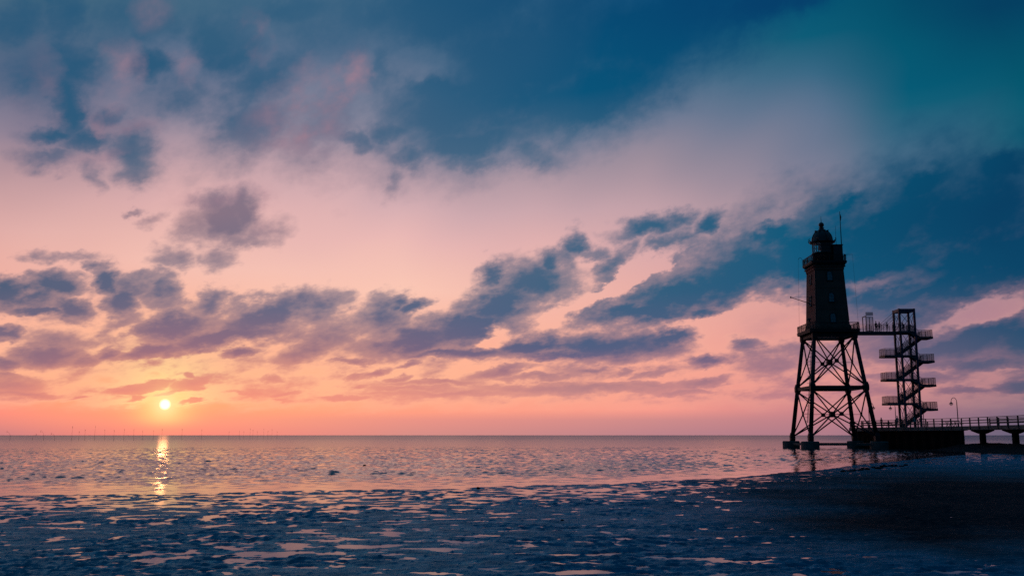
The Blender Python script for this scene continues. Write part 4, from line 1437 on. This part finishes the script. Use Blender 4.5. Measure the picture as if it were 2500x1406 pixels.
lamp(66.3, 141.4, rad(180), "hooked street lamp standing alone on the pier right of the stair tower")
lamp(61.6, 164.0, rad(0), "hooked street lamp just behind the lighthouse leg at the platform's end")
lamp(67.2, 166.5, rad(180), "hooked street lamp in front of the stair tower's lowest left landing")
lamp(72.2, 166.8, rad(0), "hooked street lamp under the stair tower's lowest right landing")


# ------------------------------------------------------------------ picnic tables on the platform
def picnic_table(x, y, rz, label):
    t = thing("picnic_table", label, "picnic table", (x, y, DECK), rz, "picnic tables on the platform")
    for i in range(5):
        MB().box((0, -0.32 + 0.16 * i, 0.75), (1.9, 0.14, 0.05)).build("table_plank", M["sunset_red"], t)
    for s_ in (-1, 1):
        for i in range(2):
            MB().box((0, s_ * (0.68 + 0.15 * i), 0.45), (1.9, 0.13, 0.05)).build("seat_plank", M["sunset_red"], t)
        for e in (-1, 1):
            MB().beam((e * 0.7, s_ * 0.25, 0.72), (e * 0.7, s_ * 0.62, 0.0), 0.09, 0.06).build("leg", M["sunset_red"], t)
    for e in (-1, 1):
        MB().beam((e * 0.76, -0.85, 0.39), (e * 0.76, 0.85, 0.39), 0.06, 0.07).build("crossbar", M["sunset_red"], t)


picnic_table(66.9, 143.6, rad(95), "sunlit-red timber picnic table beside the lamp on the platform")
picnic_table(67.2, 147.0, rad(98), "sunlit-red timber picnic table nearer the stair tower on the platform")
picnic_table(64.6, 163.6, rad(95), "sunlit-red timber picnic table behind the platform's end railing")


# ------------------------------------------------------------------ people
def cloth(name, c):
    return mat(name, c, 0.85, 0.0, 0.15, 6.0)


CL = dict(black=cloth("black_cloth", (0.015, 0.015, 0.018)), navy=cloth("navy_cloth", (0.02, 0.03, 0.07)), slate=cloth("slate_cloth", (0.08, 0.10, 0.14)),
          pale=cloth("pale_blue_cloth", (0.30, 0.36, 0.42)), teal=cloth("teal_cloth", (0.06, 0.38, 0.40)), denim=cloth("denim_cloth", (0.035, 0.05, 0.10)),
          dark_hair=cloth("dark_hair", (0.02, 0.014, 0.01)), fair_hair=cloth("fair_hair", (0.38, 0.33, 0.26)), grey_hair=cloth("grey_hair", (0.3, 0.3, 0.3)))


def person(loc, rz, label, top, legs, hair, H=1.75, arms=("down", "down"), sit=False, long_hair=False, stride=0.0, hat=None, group=None):
    """One continuous skinned body: joints -> Skin + Subdivision, coloured by height."""
    k = H / 1.75
    V, E, RD = [], [], []

    def jt(p, r, par=None):
        V.append((p[0] * k, p[1] * k, p[2] * k))
        RD.append(r * k)
        if par is not None:
            E.append((par, len(V) - 1))
        return len(V) - 1

    hip = 0.95 if not sit else 0.5
    pel = jt((0, 0, hip), 0.15)
    bel = jt((0, 0.01, hip + 0.17), 0.135, pel)
    che = jt((0, 0.0, hip + 0.36), 0.155, bel)
    sho = jt((0, 0, hip + 0.50), 0.10, che)
    nk = jt((0, -0.01, hip + 0.57), 0.055, sho)
    hd0 = jt((0, -0.025, hip + 0.66), 0.085, nk)
    hd1 = jt((0, -0.03, hip + 0.74), 0.098, hd0)
    jt((0, -0.02, hip + 0.82), 0.07, hd1)
    for s_, pose in ((-1, arms[0]), (1, arms[1])):
        a = jt((s_ * 0.19, 0, hip + 0.47), 0.062, sho)
        z0 = hip + 0.47
        el, wr = {"down": ((0.25, 0.02, z0 - 0.29), (0.26, -0.05, z0 - 0.55)), "up": ((0.26, -0.16, z0 - 0.2), (0.12, -0.28, z0 + 0.08)),
                  "out": ((0.42, -0.02, z0 - 0.08), (0.66, -0.06, z0 - 0.04)), "rail": ((0.27, -0.12, z0 - 0.26), (0.22, -0.36, z0 - 0.32)),
                  "hip": ((0.36, 0.06, z0 - 0.26), (0.2, -0.04, z0 - 0.42))}[pose]
        e = jt((s_ * el[0], el[1], el[2]), 0.045, a)
        w = jt((s_ * wr[0], wr[1], wr[2]), 0.032, e)
        d = (Vector((s_ * wr[0], wr[1], wr[2])) - Vector((s_ * el[0], el[1], el[2]))).normalized()
        pw = Vector((s_ * wr[0], wr[1], wr[2]))
        pm = jt(pw + d * 0.07, 0.034, w)
        for f, (lx, ln) in enumerate(((-0.03, 0.075), (-0.01, 0.085), (0.01, 0.08), (0.03, 0.06))):
            q = jt(pw + d * 0.12 + Vector((0, lx, 0)), 0.009, pm)
            jt(pw + d * (0.12 + ln * 0.8) + Vector((-s_ * 0.015, lx, 0)), 0.008, q)
        jt(pw + d * 0.09 + Vector((0, -0.055, 0)), 0.009, w)
    for s_ in (-1, 1):
        hj = jt((s_ * 0.09, 0, hip - 0.05), 0.095, pel)
        if sit:
            kn = jt((s_ * 0.11, -0.42, hip - 0.02), 0.06, hj)
            an_ = jt((s_ * 0.11, -0.44, 0.09), 0.042, kn)
        else:
            kn = jt((s_ * 0.10, -0.02 - s_ * stride * 0.5, 0.50), 0.062, hj)
            an_ = jt((s_ * 0.11, 0.02 - s_ * stride, 0.09), 0.042, kn)
        jt(Vector(V[an_]) / k + Vector((0, -0.14, -0.055)), 0.035, an_)
    me = bpy.data.meshes.new("body")
    me.from_pydata(V, E, [])
    o = bpy.data.objects.new("body", me)
    COL.objects.link(o)
    o.modifiers.new("skin", 'SKIN')
    for sv, r in zip(me.skin_vertices[0].data, RD):
        sv.radius = (r, r * 0.85)
    me.skin_vertices[0].data[0].use_root = True
    o.modifiers.new("sub", 'SUBSURF').levels = 1
    dg = bpy.context.evaluated_depsgraph_get()
    nm = bpy.data.meshes.new_from_object(o.evaluated_get(dg))
    bpy.data.objects.remove(o)
    for mm in (M["skin"], top, legs, CL["black"]):
        nm.materials.append(mm)
    for p in nm.polygons:
        c = p.center / k
        hand = abs(c.x) > 0.2 and (Vector((c.x, c.y, 0)).length > 0.27 and c.z < hip + 0.0 or abs(c.x) > 0.62)
        p.material_index = 0 if (c.z > hip + 0.545 or hand) else 1 if c.z > hip + 0.02 or abs(c.x) > 0.22 else 2 if c.z > 0.09 else 3
        p.use_smooth = True
    t = thing("person", label, "person", loc, rz, group)
    b = bpy.data.objects.new("body", nm)
    COL.objects.link(b)
    b.parent = t
    hr = MB()
    z = (hip + 0.76) * k
    prof = [(0.105 * math.sin(rad(a)) * k + 0.002, z + 0.125 * math.cos(rad(a)) * k) for a in range(8, 125 if long_hair else 96, 14)]
    if long_hair:
        prof += [(0.10 * k, z - 0.2 * k), (0.07 * k, z - 0.3 * k)]
    hr.lathe(prof, 12, (0, 0.015))
    hr.build("hair", hair, t, True)
    if hat:
        ht = MB()
        ht.lathe([(0.19 * k, z + 0.03), (0.2 * k, z + 0.05), (0.12 * k, z + 0.06), (0.11 * k, z + 0.14 * k), (0.05, z + 0.17 * k)], 14)
        ht.build("hat", hat, t, True)
    return t


def on_bridge(u, v, z=ZD):
    c, s_ = math.cos(TURN), math.sin(TURN)
    return (LH[0] + u * c - v * s_, LH[1] + u * s_ + v * c, z)


BD = ZD - 0.09
person(on_bridge(8.15, -0.2, BD), rad(20), "person in a dark jacket on the footbridge beside the doorway frame", CL["black"], CL["navy"], CL["dark_hair"], 1.82, ("down", "hip"))
person(on_bridge(8.7, -0.2, BD), rad(190), "person with long hair in slate coat on the footbridge next to the dark jacket", CL["slate"], CL["denim"], CL["dark_hair"], 1.7, ("hip", "hip"), long_hair=True)
person(on_bridge(10.0, -0.2, BD), rad(8), "small person in a pale hat with one arm out on the footbridge", CL["navy"], CL["denim"], CL["fair_hair"], 1.6, ("out", "down"), hat=CL["pale"])
person(on_bridge(11.05, -0.1, BD), rad(75), "person leaning on the rail at the stair tower's leftmost column, high up", CL["black"], CL["black"], CL["dark_hair"], 1.6, ("rail", "rail"))
person(on_bridge(12.05, -0.6, ZD), rad(10), "tall person in black between the two left columns of the top landing", CL["black"], CL["denim"], CL["dark_hair"], 1.9, ("down", "rail"))
person(on_bridge(12.9, 0.3, ZD), rad(-60), "person half hidden behind the tall figure on the top landing", CL["slate"], CL["black"], CL["dark_hair"], 1.6, ("rail", "down"))
person(on_bridge(11.0, -0.7, 7.55), rad(60), "person in black on the lowest left landing of the stair tower", CL["black"], CL["navy"], CL["dark_hair"], 1.8, ("down", "up"))
person(on_bridge(11.65, -0.7, 7.55), rad(200), "person in a slate blue top on the lowest left landing of the stairs", CL["slate"], CL["denim"], CL["dark_hair"], 1.75, ("rail", "hip"), stride=0.12)
person((62.9, 162.0, DECK), rad(10), "fair-haired person in dark clothes on the platform just right of the lighthouse leg", CL["black"], CL["black"], CL["fair_hair"], 1.62, ("down", "down"), long_hair=True)
person((65.0, 160.5, DECK), rad(15), "person in a pale blue shirt standing on the platform left of the stair tower", CL["pale"], CL["navy"], CL["dark_hair"], 1.85, ("hip", "hip"))
person((66.9, 158.2, DECK), rad(30), "person in a bright teal top at the foot of the stair tower", CL["teal"], CL["navy"], CL["dark_hair"], 1.75, ("down", "down"))
person((69.0, 160.5, DECK), rad(-20), "person in navy with one arm reaching out at the stair tower's right column", CL["navy"], CL["denim"], CL["dark_hair"], 1.8, ("down", "out"), stride=0.1)

# ------------------------------------------------------------------ withies standing in the shallow water
rng = random.Random(4)
WITHY = [(-205.2, 0.9, -1, 390, "tall withy bent over to the left, nearest the left edge of the sea"),
         (-201.0, 0.65, 1, 400, "short leaning withy left of the bent pair in the sea"),
         (-193.9, 0.95, -1, 395, "tall withy with a drooping tip, second of the bent ones in the sea"),
         (-191.8, 0.75, -1, 400, "withy with a short bent tip right of the two tall bent ones"),
         (-182.4, 1.0, 0.25, 395, "straight tufted withy, tallest before the closely set pair"),
         (-186.2, 0.65, 0, 410, "short upright withy, left one of a close pair in the sea"),
         (-179.2, 0.8, 0, 400, "upright tufted withy, right one of a close pair in the sea"),
         (-179.5, 1.05, 0.2, 410, "tall thin withy leaning slightly right of the close pair"),
         (-179.3, 0.8, -0.3, 420, "withy with a tufted tip tilting to the left, left of the sun's path"),
         (-179.5, 0.75, 0, 430, "thin bare upright withy between two tufted ones"),
         (-175.1, 0.85, 0.3, 430, "slim withy leaning right with a feathery tip"),
         (-174.6, 0.85, 0, 440, "upright withy with a dark tuft, left of the sun"),
         (-170.5, 0.7, 0, 440, "short tufted withy just left of the sun's reflection"),
         (-169.3, 0.75, 0.2, 450, "faint withy at the left border of the sun's reflection"),
         (-168.9, 0.9, 0, 460, "faint thin withy standing inside the sun's reflection"),
         (-162.7, 0.9, 0, 470, "thin lone withy first to the right of the sun's reflection"),
         (-156.3, 0.85, 0, 480, "tufted lone withy second to the right of the sun's reflection"),
         (-154.4, 0.7, 0, 520, "short tufted withy between the lone ones and the distant cluster")]
for i in range(9):
    WITHY.append((-154.0 + 2.55 * i + rng.uniform(-0.7, 0.7), 0.7 + 0.4 * rng.random(), rng.uniform(-0.1, 0.1), 540,
                  "slender withy, %s from the left in the distant cluster right of the sun's path" % ('first', 'second', 'third', 'fourth', 'fifth', 'sixth', 'seventh', 'eighth', 'ninth')[i]))
for i, (x, hgt, bend, dist, label) in enumerate(WITHY):
    t = thing("withy", label, "withy", (x, dist, 0.0), 0.0, "distant withies" if i >= 18 else "withies in the sea")
    Hh = 5.4 * hgt
    big = abs(bend) >= 0.9
    pts = []
    for j in range(8):
        q = j / 7.0
        pts.append((bend * (1.5 * max(0, q - 0.45) ** 2 * 3.2 if big else 0.5 * q), 0, -1.0 + (Hh + 1.0) * (q - (0.22 * q ** 4 if big else 0))))
    s_ = MB()
    s_.path(pts, [0.045 - 0.025 * j / 7 for j in range(8)], 5)
    s_.build("stem", M["twig"], t)
    tf = MB()
    tip = Vector(pts[-1])
    for j in range(7):
        tf.tube(tip - Vector((0.0, 0, 0.25 + 0.05 * j)), tip + Vector((rng.uniform(-0.16, 0.16), rng.uniform(-0.15, 0.15), rng.uniform(0.1, 0.6))), 0.018, 0.008, 4)
    tf.build("twig_tuft", M["twig"], t)


# ------------------------------------------------------------------ stones on the mud and at the water's edge
def stone(x, y, size, label, z=0.0, group=None):
    bm_ = bmesh.new()
    bmesh.ops.create_icosphere(bm_, subdivisions=2, radius=1.0)
    for v in bm_.verts:
        n_ = 1 + 0.35 * float(noise2(np.array([v.co.x * 1.3 + x]), np.array([v.co.y * 1.3 + v.co.z + y]), 7)[0])
        v.co = Vector((v.co.x * size[0] * n_, v.co.y * size[1] * n_, v.co.z * size[2] * n_))
    me = bpy.data.meshes.new("stone")
    bm_.to_mesh(me)
    bm_.free()
    me.materials.append(M["stone"])
    o = bpy.data.objects.new("stone", me)
    COL.objects.link(o)
    o.location = (x, y, z + size[2] * 0.3)
    tag(o, label, "stone", group)


stone(-10.7, 69.5, (0.13, 0.1, 0.07), "small dark stone breaking the surface of the sea in mid-picture")
stone(-1.4, 39.9, (0.07, 0.06, 0.07), "small dark stone at the water's edge below the middle of the sea")
stone(1.3, 25.0, (0.05, 0.04, 0.035), "fist-sized dark stone in a puddle on the mudflat", 0.01)
ORD = ('first', 'second', 'third', 'fourth', 'fifth', 'sixth', 'seventh', 'eighth', 'ninth', 'tenth', 'eleventh', 'twelfth', 'thirteenth', 'fourteenth', 'fifteenth', 'sixteenth')
STONE_LABELS = ['low dark stone, %s from the left in the row along the water below the lighthouse' % o_ for o_ in ORD]
ROW = [(20.03, 57.98), (20.8, 59.17), (21.01, 59.29), (21.46, 60.02), (21.88, 60.19), (22.71, 62.06), (22.69, 61.28), (24.44, 64.86), (24.03, 62.88), (24.89, 64.59), (26.06, 67.17), (26.83, 68.18), (27.05, 68.18), (27.3, 68.16), (27.63, 67.99), (28.66, 69.75)]
for i, (x, d) in enumerate(ROW):
    stone(x, d, (rng.uniform(0.12, 0.3), rng.uniform(0.12, 0.2), rng.uniform(0.06, 0.12)), STONE_LABELS[i], 0.0, "stones along the water's edge")
